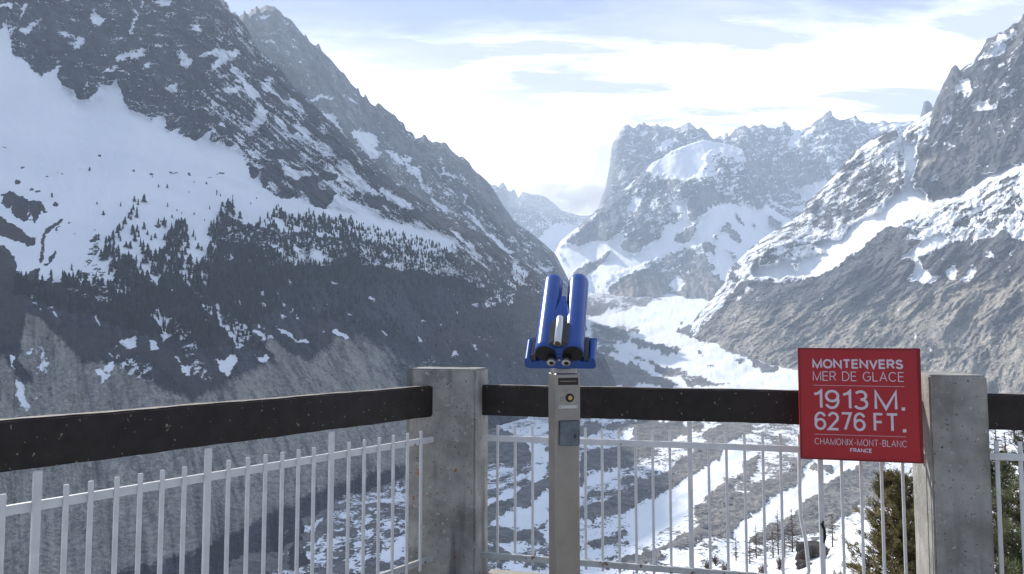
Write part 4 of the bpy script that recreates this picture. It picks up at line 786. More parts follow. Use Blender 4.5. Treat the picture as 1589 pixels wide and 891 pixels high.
link('concrete_kerb', mesh_of(b, 'concrete_kerb'), m_slab, label='low concrete kerb under the near left railing', cat='kerb')

def pillar(plan, z1, m, label):
    t = Vector(); bm_ = bmesh.new(); add_prism(bm_, plan, .001, z1)
    bmesh.ops.bevel(bm_, geom=list(bm_.edges), offset=.010, segments=2, affect='EDGES')
    bmesh.ops.subdivide_edges(bm_, edges=[e for e in bm_.edges if e.calc_length() > .15], cuts=5, use_grid_fill=True)
    rg = random.Random(4)
    for v_ in bm_.verts: v_.co += Vector((rg.uniform(-1, 1), rg.uniform(-1, 1), rg.uniform(-1, 1))) * .0012
    return link('concrete_pillar', mesh_of(bm_, 'concrete_pillar'), m, label=label, cat='pillar')
def PL(X, Yc, wdt, dep): return [(X, Yc), (X + ux * wdt, Yc + uy * wdt), (X + ux * wdt + nx * dep, Yc + uy * wdt + ny * dep), (X + nx * dep, Yc + ny * dep)]
pillar(PL(-.635, 4.469, .435, .27), 1.40, m_rust, 'thick concrete corner pillar with rust-orange lichen spots, left of the telescope')
pillar(PL(2.096, 3.75, .262, .37), 1.40, m_conc, 'grey pitted concrete pillar directly behind and right of the red sign')

# ------------------------------------------------------------ dark wooden handrails
m_wood = mat('dark_brown_painted_wood', (.015, .0095, .0085), .5, spec=.35, var=.35, vscale=14, bump=.002, bscale=40, spots=[((.22, .18, .15), .665, 38)])
m_top = mat('pale_wood_top', (.20, .17, .15), .8, var=.45, vscale=30)  # paler wood tone, set on the upward faces of each handrail
def beam(p, q, thick, z0, z1, label, name='handrail'):
    M = frame((p[0], p[1], 0), (q[0], q[1], 0)); L = math.hypot(q[0] - p[0], q[1] - p[1])
    bm_ = bmesh.new(); add_box(bm_, (0, -thick / 2, z0), (L, thick / 2, z1), None)
    bmesh.ops.bevel(bm_, geom=[e for e in bm_.edges if abs(e.verts[0].co.x - e.verts[1].co.x) > .1], offset=.007, segments=2, affect='EDGES')
    bmesh.ops.bisect_plane(bm_, geom=list(bm_.verts) + list(bm_.edges) + list(bm_.faces), plane_co=(0, 0, 0), plane_no=(1, 0, 0))
    n = int(L / .06)
    for k in range(1, n): bmesh.ops.bisect_plane(bm_, geom=list(bm_.verts) + list(bm_.edges) + list(bm_.faces), plane_co=(L * k / n, 0, 0), plane_no=(1, 0, 0))
    for v_ in bm_.verts:
        v_.co.z += .0009 * math.sin(v_.co.x * 31 + v_.co.y * 50) + .0012 * math.sin(v_.co.x * 9.3); v_.co.y += .001 * math.sin(v_.co.x * 23)
    me = mesh_of(bm_, name); me.materials.append(m_wood); me.materials.append(m_top)
    for p_ in me.polygons:
        if p_.normal.z > .55: p_.material_index = 1
    me.transform(M)
    return link(name, me, None, label=label, cat='handrail')
Lb = Lp - Ld * .05
beam((Lb.x + Ln.x * .035, Lb.y + Ln.y * .035), (Lp.x + Ld.x * 4.1 + Ln.x * .035, Lp.y + Ld.y * 4.1 + Ln.y * .035), .07, 1.118, 1.300, 'long dark brown wooden handrail running from the corner pillar to the left')
a0, a1 = FR(-.22, .03), FR(2.09, .03)
beam(a0, a1, .07, 1.118, 1.300, 'dark brown wooden handrail between the two pillars, passing behind the telescope post')
a0, a1 = FR(2.385, .03), FR(5.2, .03)
beam(a0, a1, .07, 1.118, 1.300, 'short dark brown wooden handrail to the right of the grey pillar')

# ------------------------------------------------------------ white metal railings
m_white = mat('chipped_white_paint', (.62, .62, .625), .45, spec=.5, var=.08, vscale=10, bump=.0006, bscale=60, spots=[((.03, .028, .028), .70, 26)])
m_rusty = mat('rusting_white_paint', (.42, .43, .42), .6, spec=.4, var=.15, vscale=12, bump=.001, bscale=50, spots=[((.16, .07, .035), .60, 16), ((.03, .025, .02), .68, 30)])
def railing(p, q, posts, bars, label, bent=None, barw=.020, top=1.062):
    """p,q: ends on plan; posts/bars: distances from p"""
    p = Vector((p[0], p[1], 0)); q = Vector((q[0], q[1], 0)); d = (q - p).normalized(); L = (q - p).length
    root = empty('metal_railing', tuple(p), math.atan2(d.y, d.x), label=label, cat='railing')
    for k, (z, h, m_) in enumerate(((.985, .034, m_white), (.297, .034, m_rusty))):
        bm_ = bmesh.new(); add_box(bm_, (0, -.010, z - h / 2), (L, .010, z + h / 2))
        bevel(bm_, .002, 1)
        if k == 0:
            for xx in (.0, L): add_box(bm_, (xx - .004, -.022, z - .03), (xx + .004, .022, z + .03))
        link('rail', mesh_of(bm_, 'rail'), m_, root)
    for x in posts:
        bm_ = bmesh.new(); add_box(bm_, (x - .0135, .0115, .17), (x + .0135, .030, 1.112)); bevel(bm_, .002, 1)
        link('post', mesh_of(bm_, 'post'), m_white, root)
    bm_ = bmesh.new(); add_box(bm_, (-barw / 2, .0115, .255), (barw / 2, .0215, top)); bevel(bm_, .0015, 1)
    bar_me = mesh_of(bm_, 'baluster'); first = True
    for x in bars:
        if bent is not None and abs(x - bent) < .03:
            bb = bmesh.new(); add_tube(bb, [(0, .02, .255), (.035, .02, .34), (.022, .018, .5), (.0, .016, .62), (-.003, .016, .75), (.0, .016, .9), (0, .016, 1.062)], .010, 8)
            o = link('baluster', mesh_of(bb, 'baluster', True), m_white, root); o['label'] = 'bent baluster bowed sideways near its foot'
        else: o = link('baluster', bar_me, m_white, root)
        o.location.x = x
    return root
def hit_front(px, off=0.0):                  # where the sight line over pixel column px crosses the front railing
    k = (px - CX) / FPX / (cp * 1.0); k = math.tan(bearing(px, 672.)[0]); X = 4.45 * k / (1 - SL * k); return X
def hit_left(px):
    k = math.tan(bearing(px, 700.)[0]); # X = k Y on line Lp + s Ld
    return (k * Lp.y - Lp.x) / (Ld.x - k * Ld.y)
fx = lambda px: (hit_front(px) + .20) * math.hypot(1, SL)
bars_f = [fx(x) for x in (771, 798.3, 825.4, 853, 880, 907.5, 933.4, 959.5, 985.5, 1012, 1038.8, 1099, 1126.7, 1155, 1183.5, 1211, 1240, 1305, 1335, 1367, 1400)]
railing(FR(-.20), FR(2.10), [fx(1070), fx(1272.5)], bars_f, 'white metal railing between the two pillars, behind the telescope', bent=fx(1240), barw=.015)
railing(FR(2.375), FR(5.2), [3.2 - 2.3 + .9], [.105 * k + .095 for k in range(0, 26)], 'white metal railing to the right of the grey pillar')
P0 = Lp - Ld * .02
bars_l = [hit_left(x) + .02 for x in (650, 629, 607, 585, 562, 538, 484, 460, 435, 409, 382, 352, 284, 250, 216, 180, 140, 102, 5)] 
s0 = bars_l[-1]; bars_l += [s0 + .107 * k for k in range(1, 14)]
railing((P0.x, P0.y), (Lp.x + Ld.x * 4.1, Lp.y + Ld.y * 4.1), [hit_left(510) + .02, hit_left(319) + .02, hit_left(56) + .02], bars_l, 'white metal railing running to the left from the corner pillar', barw=.0185, top=1.047)
# dark scrap of cord tied to a post under the sign
bb = bmesh.new(); px_, py_ = FR(hit_front(1272), -.012)
add_tube(bb, [(px_ + .004, py_ - .004, .615), (px_ - .006, py_ - .008, .60), (px_ + .006, py_ - .008, .57), (px_ + .008, py_ - .008, .53), (px_ + .002, py_ - .006, .50)], [.004, .009, .007, .008, .003], 8)
link('cord_scrap', mesh_of(bb, 'cord_scrap', True), mat('black_cord', (.012, .012, .014), .8), label='black scrap of cord knotted round a white railing post under the red sign', cat='cord')

# ------------------------------------------------------------ red altitude sign
m_red = mat('sign_red', (.36, .009, .015), .34, spec=.45, var=.05, vscale=3)
m_redd = mat('sign_dark_red_edge', (.18, .006, .010), .45, spec=.4)
m_let = mat('sign_white_lettering', (.60, .52, .58), .5)
Pa = Vector((1.478, 3.844, 0)); Pb = Vector((2.03, 3.70, 0)); SWd = (Pb - Pa).length; z0s, z1s = .968, 1.534; SH = z1s - z0s
sign = empty('altitude_sign', tuple(Pa + Vector((0, 0, z0s))), math.atan2(Pb.y - Pa.y, Pb.x - Pa.x), label='square red sign with white lettering fixed to the handrail beside the right pillar', cat='sign')
bb = bmesh.new(); add_box(bb, (0, 0, 0), (SWd, .028, SH)); bevel(bb, .004, 2)
link('panel', mesh_of(bb, 'panel'), m_red, sign)
bb = bmesh.new()
for lo, hi in (((0, -.003, 0), (.008, .0, SH)), ((SWd - .013, -.003, 0), (SWd, .0, SH)), ((.008, -.003, 0), (SWd - .013, .0, .008)), ((.008, -.003, SH - .008), (SWd - .013, .0, SH))): add_box(bb, lo, hi)
link('frame', mesh_of(bb, 'frame'), m_redd, sign)
for xx in (.12, .40):
    bb = bmesh.new(); add_box(bb, (xx, .0285, .20), (xx + .04, .155, .23)); add_box(bb, (xx, .0285, .2305), (xx + .04, .036, .50)); link('bracket', mesh_of(bb, 'bracket'), m_redd, sign)
def arc(cx_, cy_, rx, ry, a0, a1, n=14): return [(cx_ + rx * math.cos(R_(a0 + (a1 - a0) * k / n)), cy_ + ry * math.sin(R_(a0 + (a1 - a0) * k / n))) for k in range(n + 1)]
GL = {  # letter skeletons: width, strokes in a box one unit tall
 'M': (.92, [[(0, 0), (0, 1), (.46, .02), (.92, 1), (.92, 0)]]), 'N': (.76, [[(0, 0), (0, 1), (.76, 0), (.76, 1)]]), 'T': (.72, [[(0, 1), (.72, 1)], [(.36, 1), (.36, 0)]]),
 'O': (.90, [arc(.45, .5, .45, .5, 90, 450, 32)]), 'E': (.60, [[(.60, 1), (0, 1), (0, 0), (.60, 0)], [(0, .52), (.56, .52)]]), 'V': (.78, [[(0, 1), (.39, 0), (.78, 1)]]),
 'R': (.68, [[(0, 0), (0, 1), (.38, 1)] + arc(.38, .74, .27, .26, 90, -90) + [(0, .48)], [(.36, .48), (.68, 0)]]),
 'S': (.62, [arc(.31, .755, .29, .245, 20, 255, 14)[:-1] + arc(.31, .255, .31, .255, 80, -165, 16)]),
 'D': (.78, [[(0, 0), (0, 1), (.30, 1)] + arc(.30, .5, .48, .5, 90, -90, 20) + [(0, 0)]]), 'G': (.88, [arc(.45, .5, .45, .5, 45, 325, 26) + [(.84, .30), (.86, .48), (.50, .48)]]),
 'L': (.56, [[(0, 1), (0, 0), (.56, 0)]]), 'A': (.80, [[(0, 0), (.40, 1), (.80, 0)], [(.13, .32), (.67, .32)]]), 'C': (.84, [arc(.45, .5, .45, .5, 42, 318, 26)]),
 'F': (.58, [[(.58, 1), (0, 1), (0, 0)], [(0, .52), (.52, .52)]]), 'H': (.76, [[(0, 0), (0, 1)], [(.76, 0), (.76, 1)], [(0, .52), (.76, .52)]]), 'I': (.001, [[(0, 0), (0, 1)]]),
 'X': (.76, [[(0, 0), (.76, 1)], [(0, 1), (.76, 0)]]), 'B': (.64, [[(0, 0), (0, 1), (.34, 1)] + arc(.34, .765, .25, .235, 90, -90) + [(0, .53)], [(.34, .53)] + arc(.34, .265, .30, .265, 90, -90) + [(0, 0)]]),
 '-': (.36, [[(0, .40), (.36, .40)]]), '1': (.34, [[(0, .80), (.20, .86), (.34, 1), (.34, 0)]]), ' ': (.30, []),
 '9': (.60, [arc(.30, .70, .30, .30, -20, 340, 26) , [(.60, .70)] + arc(.28, .42, .32, .42, 20, -150, 14)]),
 '3': (.58, [arc(.28, .755, .26, .245, 150, -90, 14), arc(.27, .265, .31, .27, 90, -155, 16)]),
 '6': (.60, [arc(.30, .30, .30, .30, 160, 520, 26), [(.0, .30)] + arc(.32, .58, .32, .42, 200, 30, 14)]),
 '2': (.58, [arc(.29, .72, .28, .28, 165, -30, 14) + [(0, .0), (.60, .0)]]), '7': (.56, [[(0, 1), (.56, 1), (.20, 0)]])}
def stroke_faces(b, pts, w_, yy):
    """one even stroke with mitred corners, as a strip of flat quads"""
    P_ = [Vector((x, z)) for x, z in pts]; n = len(P_); L_, R__ = [], []
    for i in range(n):
        d1 = (P_[i] - P_[i - 1]).normalized() if i else (P_[1] - P_[0]).normalized(); d2 = (P_[i + 1] - P_[i]).normalized() if i < n - 1 else d1
        n1 = Vector((-d1.y, d1.x)); n2 = Vector((-d2.y, d2.x)); m_ = (n1 + n2)
        m_ = n1 if m_.length < .3 else m_.normalized(); k = w_ / 2 / max(m_.dot(n1), .42)
        L_.append(P_[i] + m_ * k); R__.append(P_[i] - m_ * k)
    A_ = [b.verts.new((p.x, yy, p.y)) for p in L_]; B_ = [b.verts.new((p.x, yy, p.y)) for p in R__]
    for i in range(n - 1): b.faces.new((A_[i], A_[i + 1], B_[i + 1], B_[i]))
def lettering(txt, u0, u1, v0, v1, weight=.1, parent=sign, gap=.20, per_line=True):
    H_ = (v1 - v0) * SH; sw = weight * H_; hh = H_ - sw; ws = [GL[c][0] for c in txt]; tot = sum(ws) + gap * (len(txt) - 1); W_ = (u1 - u0) * SWd - sw; sx_ = W_ / tot; x = u0 * SWd + sw / 2; zb = (1 - v1) * SH + sw / 2
    for c, w_ in zip(txt, ws):
        if c != ' ':
            b = bmesh.new()
            for q, st in enumerate(GL[c][1]): stroke_faces(b, [(x + a * sx_, zb + z_ * hh) for a, z_ in st], sw, -.0012 - q * .00012)
            me = bpy.data.meshes.new('letter'); b.to_mesh(me); b.free(); link('letter', me, m_let, parent)
        x += (w_ + gap) * sx_
def dot(u0, u1, v1):
    b = bmesh.new(); s_ = (u1 - u0) * SWd; z_ = (1 - v1) * SH; b.faces.new([b.verts.new(p) for p in ((u0 * SWd, -.0012, z_), (u1 * SWd, -.0012, z_), (u1 * SWd, -.0012, z_ + s_), (u0 * SWd, -.0012, z_ + s_))]); link('letter', mesh_of(b, 'letter'), m_let, sign)
lettering('MONTENVERS', .118, .862, .100, .184, .19, gap=.30)
lettering('MER DE GLACE', .120, .866, .210, .295, .085, gap=.27)
lettering('1913', .118, .572, .375, .547, .128, gap=.26); lettering('M', .622, .806, .375, .547, .128); dot(.838, .866, .547)
lettering('6276', .124, .545, .572, .736, .128, gap=.26); lettering('F', .610, .693, .572, .736, .128); lettering('T', .708, .812, .572, .736, .128); dot(.842, .870, .736)
lettering('CHAMONIX-MONT-BLANC', .122, .872, .808, .866, .085, gap=.30)
lettering('FRANCE', .413, .590, .888, .924, .20, gap=.30)
for vv in (.338, .776):
    bb = bmesh.new(); add_box(bb, (.120 * SWd, -.0012, (1 - vv) * SH), (.866 * SWd, 0, (1 - vv) * SH + .0016)); link('rule_line', mesh_of(bb, 'rule_line'), m_let, sign)

# ------------------------------------------------------------ coin telescope
m_steel = mat('brushed_steel', (.30, .285, .265), .38, metal=.9, var=.10, vscale=6, bump=.0005, bscale=40)
m_steel2 = mat('bright_steel', (.62, .62, .62), .28, metal=1.0)
m_blue = mat('blue_enamel', (.013, .066, .29), .26, spec=.5, var=.05)
m_black = mat('black_rubber', (.010, .010, .012), .55)
m_zinc = mat('dull_zinc', (.13, .155, .175), .55, metal=.5, var=.25, vscale=18)
m_plate = mat('etched_plate', (.33, .31, .27), .5, metal=.5, var=.12, vscale=30)
m_brown = mat('brown_slot_recess', (.035, .020, .013), .5)
m_brass = mat('brass_coin', (.55, .38, .12), .35, metal=.9)
m_rib = mat('dark_ribbed_grip', (.10, .10, .105), .4, spec=.6)
rz = math.atan(.246)
tel = empty('coin_telescope', (.1995, 3.40, 0), rz, label='blue coin-operated twin-barrel telescope on a square steel post', cat='telescope')
PW = .1155; PD = .125; PH = 1.425
bb = bmesh.new(); add_box(bb, (0, .004, .012), (PW, PD, PH)); bevel(bb, .008, 3); post = link('post', mesh_of(bb, 'post'), m_steel, tel)
bb = bmesh.new(); add_box(bb, (-.06, -.05, .001), (PW + .06, PD + .05, .0115)); link('base_plate', mesh_of(bb, 'base_plate'), m_steel, tel)
bb = bmesh.new()   # raised frame of the coin box
z = PH
for lo, hi in (((.0, -.002, 1.16), (.011, .0035, z - .006)), ((PW - .008, -.002, 1.16), (PW, .0035, z - .006)), ((.011, -.002, z - .020), (PW - .008, .0035, z - .006)), ((.011, -.002, 1.212), (PW - .008, .0035, 1.262))): add_box(bb, lo, hi)
cb = link('coin_box', mesh_of(bb, 'coin_box'), m_steel, tel)
bb = bmesh.new(); add_box(bb, (.0115, .0005, 1.372), (PW - .0085, .0038, z - .0205)); link('coin_slot', mesh_of(bb, 'coin_slot'), m_brown, cb)
bb = bmesh.new(); add_box(bb, (.020, -.002, 1.388), (PW - .017, .0003, 1.3905)); link('slot_lip', mesh_of(bb, 'slot_lip'), m_steel, cb)
bb = bmesh.new(); add_box(bb, (.0115, -.0015, 1.2625), (PW - .0085, .0038, 1.3715)); pl = link('instruction_plate', mesh_of(bb, 'instruction_plate'), m_plate, cb)
bb = bmesh.new(); add_box(bb, (.0135, -.0035, 1.2655), (PW - .0105, -.0018, 1.280)); bevel(bb, .0006, 1); link('name_strip', mesh_of(bb, 'name_strip'), mat('pale_strip', (.5, .5, .47), .5), pl)
def disc(x, z_, r0, y0, y1, m_, name, par, seg=24):
    bb = bmesh.new(); add_tube(bb, [(x, y0, z_), (x, y1, z_)], r0, seg); return link(name, mesh_of(bb, name, False), m_, par)
disc(.066, 1.314, .0195, -.006, -.0017, m_black, 'coin_knob', cb); disc(.066, 1.314, .010, -.010, -.0062, m_brass, 'brass_button', cb)
disc(.028, 1.308, .009, -.0024, -.0017, m_rib, 'printed_mark', cb); disc(.028, 1.308, .0065, -.003, -.0026, m_plate, 'printed_mark', cb)
bb = bmesh.new()
for k in range(3): add_box(bb, (.022, -.0022, 1.345 + k * .007), (PW - .02, -.0017, 1.3465 + k * .007))
link('printed_mark', mesh_of(bb, 'printed_mark'), mat('etched_grey', (.2, .19, .17), .6), cb)
for xx in (.020, PW - .017): disc(xx, 1.2727, .0022, -.0048, -.0037, m_black, 'rivet', cb, 10)
bb = bmesh.new(); add_box(bb, (.016, -.016, 1.098), (PW - .006, .0032, 1.210)); bevel(bb, .004, 2); lock = link('cash_box', mesh_of(bb, 'cash_box'), m_zinc, tel)
bb = bmesh.new(); add_box(bb, (.082, -.0185, 1.134), (.088, -.0162, 1.150)); link('keyhole', mesh_of(bb, 'keyhole'), m_black, lock)
# head: local axes a = along the barrels, l = sideways, n = up through the body
ELV, YAW = R_(43), R_(9.5)
ax = Vector((math.sin(YAW) * math.cos(ELV), math.cos(YAW) * math.cos(ELV), math.sin(ELV))); lx = Vector((math.cos(YAW), -math.sin(YAW), 0)); nz_ = lx.cross(ax)
H0 = Vector((.2130, 3.325, 1.486))
HM = Matrix(((lx.x, ax.x, nz_.x, H0.x), (lx.y, ax.y, nz_.y, H0.y), (lx.z, ax.z, nz_.z, H0.z), (0, 0, 0, 1)))
TMi = Matrix.Translation(Vector((.1995, 3.40, 0))) @ Matrix.Rotation(rz, 4, 'Z')
HL = TMi.inverted() @ HM                     # head space -> telescope space
def hpart(bb, name, m_, par, smooth=False, M=HL):
    me = mesh_of(bb, name, smooth); me.transform(M); return link(name, me, m_, par)
bb = bmesh.new(); add_tube(bb, [(PW / 2, PD / 2, PH), (PW / 2, PD / 2, PH + .02)], .062, 28); add_tube(bb, [(PW / 2, PD / 2, PH + .021), (PW / 2, PD / 2, PH + .055)], .046, 28)
link('swivel', mesh_of(bb, 'swivel'), m_steel, tel)
head = empty('viewer_head'); head.parent = tel
RB_, SEP, LEN = .0495, .0610, .52
for s_ in (-1, 1):
    bb = bmesh.new(); prof = [(-.0, RB_ - .004), (.004, RB_), (.03, RB_), (LEN - .03, RB_), (LEN - .008, RB_ - .004), (LEN, RB_ - .010)]
    add_tube(bb, [(s_ * SEP, y_, .045) for y_, _ in prof], [r_ for _, r_ in prof], 36)
    br_ = hpart(bb, 'barrel', m_blue, head, True)
    bb = bmesh.new(); add_tube(bb, [(s_ * SEP, -.0035, .045), (s_ * SEP, -.0005, .045)], RB_ - .005, 36); hpart(bb, 'end_cap', m_black, br_)
    bb = bmesh.new(); add_tube(bb, [(s_ * SEP, LEN + .0005, .045), (s_ * SEP, LEN + .003, .045)], RB_ - .012, 30); hpart(bb, 'lens', m_black, br_)
    # eyepiece
    ex = s_ * .033
    bb = bmesh.new(); add_tube(bb, [(ex, -.032, .022), (ex, -.004, .022)], [.0165, .021], 28); ey = hpart(bb, 'eyepiece', m_black, head, True)
    bb = bmesh.new(); seg = 28
    for k in range(seg):
        a0_, a1_ = 2 * math.pi * k / seg, 2 * math.pi * (k + 1) / seg
        vs = [bb.verts.new((ex + r_ * math.cos(a), y_, .022 + r_ * math.sin(a))) for r_, y_ in ((.0195, -.026), (.0195, -.036), (.0105, -.038), (.0095, -.030)) for a in (a0_, a1_)]
        for j in range(3): bb.faces.new((vs[2 * j], vs[2 * j + 1], vs[2 * j + 3], vs[2 * j + 2]))
    hpart(bb, 'eye_ring', m_steel2, ey)
    bb = bmesh.new(); add_tube(bb, [(ex, -.0335, .022), (ex, -.0323, .022)], .0098, 20); hpart(bb, 'eye_lens', m_black, ey)
    # outer fin along each side with a ribbed grip
    bb = bmesh.new(); add_tube(bb, [(s_ * .143, -.004, .005), (s_ * .143, .118, .005)], .0155, 20); add_box(bb, (min(s_ * .1275, s_ * .1585), -.003, -.038), (max(s_ * .1275, s_ * .1585), .116, .004)); hpart(bb, 'side_fin', m_blue, head, False)
    bb = bmesh.new()
    for k in range(5): add_box(bb, (s_ * .118 - .010 + k * .0042, .004, -.02), (s_ * .118 - .010 + k * .0042 + .0024, .125, .030))
    hpart(bb, 'side_grip', m_rib, head)
    bb = bmesh.new(); xa_ = sorted((s_ * .1025, s_ * .1070)); add_box(bb, (xa_[0], .01, .02), (xa_[1], LEN - .06, .038)); hpart(bb, 'trim_strip', m_steel2, head)
# lower body, wide and rounded at its outer ends
def body_sec(wd_, hb, top, n=7):
    pts = []
    for k in range(n + 1): a = math.pi + math.pi / 2 * k / n; pts.append((-wd_ + hb + hb * math.cos(a), -.028 + hb * math.sin(a)))
    for k in range(n + 1): a = -math.pi / 2 + math.pi / 2 * k / n; pts.append((wd_ - hb + hb * math.cos(a), -.028 + hb * math.sin(a)))
    return pts + [(wd_, -.012), (.095, -.004), (.05, top), (-.05, top), (-.095, -.004), (-wd_, -.012)]
bb = bmesh.new(); r0_ = [bb.verts.new((x, -.002, z_)) for x, z_ in body_sec(.160, .020, .04)]; r1_ = [bb.verts.new((x, .158, z_)) for x, z_ in body_sec(.160, .020, .04)]
n_ = len(r0_); bb.faces.new(r0_); bb.faces.new(r1_[::-1])
for k in range(n_): bb.faces.new((r0_[k], r0_[(k + 1) % n_], r1_[(k + 1) % n_], r1_[k]))
hpart(bb, 'housing', m_blue, head)
bb = bmesh.new()   # web between the barrels, narrowing towards the far end
q_ = [(-.058, .0), (.058, .0), (.050, .16), (.018, .30), (.010, .345), (-.010, .345), (-.018, .30), (-.050, .16)]
lo_ = [bb.verts.new((x, y_, .03)) for x, y_ in q_]; hi_ = [bb.verts.new((x, y_, .074 if y_ < .1 else .088)) for x, y_ in q_]
bb.faces.new(lo_[::-1]); bb.faces.new(hi_)
for k in range(8): bb.faces.new((lo_[k], lo_[(k + 1) % 8], hi_[(k + 1) % 8], hi_[k]))
hpart(bb, 'web', m_blue, head)
bb = bmesh.new()
for s_ in (-1, 1):
    for k in range(8):
        x_ = s_ * (.017 + k * .0042); top_ = .128 - k * .0036
        add_box(bb, (min(x_, x_ + s_ * .0024), .010, .0745), (max(x_, x_ + s_ * .0024), .165 - k * .004, top_ - .012))
add_box(bb, (-.05, .012, .0745), (.05, .155, .088))
hpart(bb, 'centre_grip', m_rib, head)
bb = bmesh.new(); add_tube(bb, [(0, -.012, .118), (0, .152, .118), (0, .162, .118)], [.0165, .0165, .012], 28); tb = hpart(bb, 'aiming_tube', m_steel2, head, True)
bb = bmesh.new(); add_tube(bb, [(0, -.0145, .118), (0, -.0125, .118)], .0125, 20); hpart(bb, 'tube_end', mat('bronze_disc', (.12, .09, .05), .4, metal=.6), tb)
disc_m = bmesh.new(); add_tube(disc_m, [(0, -.012, .015), (0, -.002, .015)], .005, 12); hpart(disc_m, 'screw', m_steel2, head)

# ------------------------------------------------------------ conifers on the mountain across the valley
m_fir = mat('dark_conifer', (.007, .011, .011), .95, spec=.1, var=.35, vscale=.25)
def fir_mesh(seed, h=1.0):
    rg = random.Random(seed); V, F = [], []
    w_ = rg.uniform(.13, .26); n = 7; tiers = 4
    for k in range(tiers):
        z0_ = .04 + k * .22; z1_ = min(1.0, z0_ + .36 + .02 * k); r = w_ * (1 - .20 * k) * rg.uniform(.85, 1.15); base = len(V); ph = rg.random() * 6
        ox, oy = rg.uniform(-.015, .015), rg.uniform(-.015, .015)
        for i in range(n):
            a = ph + 6.283 * i / n; rr_ = r * rg.uniform(.65, 1.25); V.append((ox + rr_ * math.cos(a), oy + rr_ * math.sin(a), z0_ + rg.uniform(-.04, .04)))
        V.append((ox, oy, z1_)); V.append((ox, oy, z0_ + .05))
        for i in range(n): F.append((base + i, base + (i + 1) % n, base + n)); F.append((base + (i + 1) % n, base + i, base + n + 1))
    return np.array(V) * h, F
FIRS = [fir_mesh(i) for i in range(8)]
fir_data = []
for V_, F_ in FIRS:
    me = bpy.data.meshes.new('conifer'); me.from_pydata([tuple(v_) for v_ in V_], [], F_); me.materials.append(m_fir); fir_data.append(me)
sx, sy = pixel(surfA[..., 0], surfA[..., 1], surfA[..., 2])
fine_cols = (nearL >= -40) & (nearL < 872)
def spot(px, py):
    """ground point of the near mountain on the sight line through a pixel"""
    az_, te_ = bearing(px, py); c = int(np.clip(np.searchsorted(azA, az_), 1, len(azA) - 1)); col = TA2[:, c]
    r = int(np.clip(np.searchsorted(col, te_), 2, len(col) - 2)); return surfA[r, c]
fd = Map(0)
fd.poly(1.0, forest, 8)
for q in [[(430,385),(470,378),(520,385),(515,408),(440,410)],[(205,405),(215,395),(235,420),(245,440),(215,450)],[(75,430),(100,440),(140,460),(90,470)],[(450,395),(520,395),(520,410),(450,410)]]: fd.poly(.12, q, 4)
for q in [[(225,470),(250,460),(275,505),(270,545),(235,500)],[(330,470),(400,520),(410,560),(340,560),(310,500)],[(590,380),(640,395),(720,408),(720,430),(600,425),(570,400)],[(780,410),(840,440),(840,500),(700,470),(800,480)],[(640,500),(760,520),(850,500),(850,560),(640,540)]]: fd.poly(.10, q, 6)
fd.poly(.35, [(500,470),(700,470),(840,500),(840,520),(640,515),(520,505)], 12)
fd.poly(.30, [(380,352),(560,372),(720,408),(720,390),(640,368),(560,350),(480,335),(400,332)], 6)
fd.poly(.55, [(350,342),(450,362),(555,374),(640,392),(720,408),(720,425),(620,418),(540,404),(450,388),(350,372)], 5)
fd.poly(.55, [(100,455),(330,470),(330,540),(200,510),(100,480)], 10)
fd.poly(.22, [(430,446),(520,436),(640,440),(760,462),(800,500),(640,506),(480,490),(430,475)], 12)
dm = fd.at(sx, sy) * fine_cols[None]; dm = np.clip(dm, 0, 1)
W0 = dm.reshape(-1); rngt = np.random.RandomState(11)
pick = rngt.choice(W0.size, size=3600, replace=False, p=W0 / W0.sum())
P_all = surfA.reshape(-1, 3)[pick]; PX = sx.reshape(-1)[pick]; PY = sy.reshape(-1)[pick]
hts = rngt.uniform(11, 23, len(pick)) * np.where(PX > 560, .72, 1.0) * np.where(PY > 450, .85, 1.0)
vals = fd.at(PX, PY - 16)
edge_i = [i for i in np.argsort(vals) if 12 < PX[i] < 840 and PY[i] < 460][:330]
lone = [(149,314),(81,303),(138,262),(207,264),(235,272),(246,288),(259,289),(187,318),(159,331),(198,330),(202,338),(192,345),(255,352),(262,360),(266,336),(292,296),(274,325),(281,330),(301,331),(316,340),(324,322),(336,300),(336,296),(342,302),(254,338),(260,318),(320,283),(301,281),(361,304),(397,306),(388,314),(363,320),(370,330),(356,338),(398,368),(358,370),(372,354),(424,322),(432,318),(438,332),(446,345),(418,340),(410,342),(402,346),(412,348),(446,350),(471,330),(476,334),(480,336),(489,342),(495,345),(500,340),(303,370),(306,384),(312,386),(299,364),(195,382),(203,382),(240,366),(228,362),(234,370),(209,372),(205,355),(245,346),(254,347),(110,418),(120,425),(148,428),(168,424),(170,412),(155,396),(165,400),(174,392),(152,370),(175,365),(186,372),(228,392),(180,391),(200,384),(168,388)]
row_ = [(208,305),(213,310),(222,306),(206,318),(212,322),(203,326),(211,330),(199,332),(193,340),(190,348),(184,350),(180,355),(184,362),(174,364),(168,368),(175,372),(170,378),(163,380),(168,388),(175,392),(182,390),(162,395),(222,348),(212,352),(206,356),(214,360),(208,366),(217,376),(222,386),(228,390),(226,400),(233,396),(240,398),(248,405),(198,410),(190,412),(183,408),(203,405),(194,420),(186,425),(207,428)]
def fir(p, h, label, group, k):
    o = bpy.data.objects.new('conifer', fir_data[k % 8]); COL.objects.link(o); o.location = (float(p[0]), float(p[1]), float(p[2]) - h * .06)
    o.scale = (h * rngt.uniform(1.0, 1.6), h * rngt.uniform(1.0, 1.6), h); o.rotation_euler = (0, 0, rngt.uniform(0, 6.28)); finish(o, None, label, 'tree', group)
k = 0
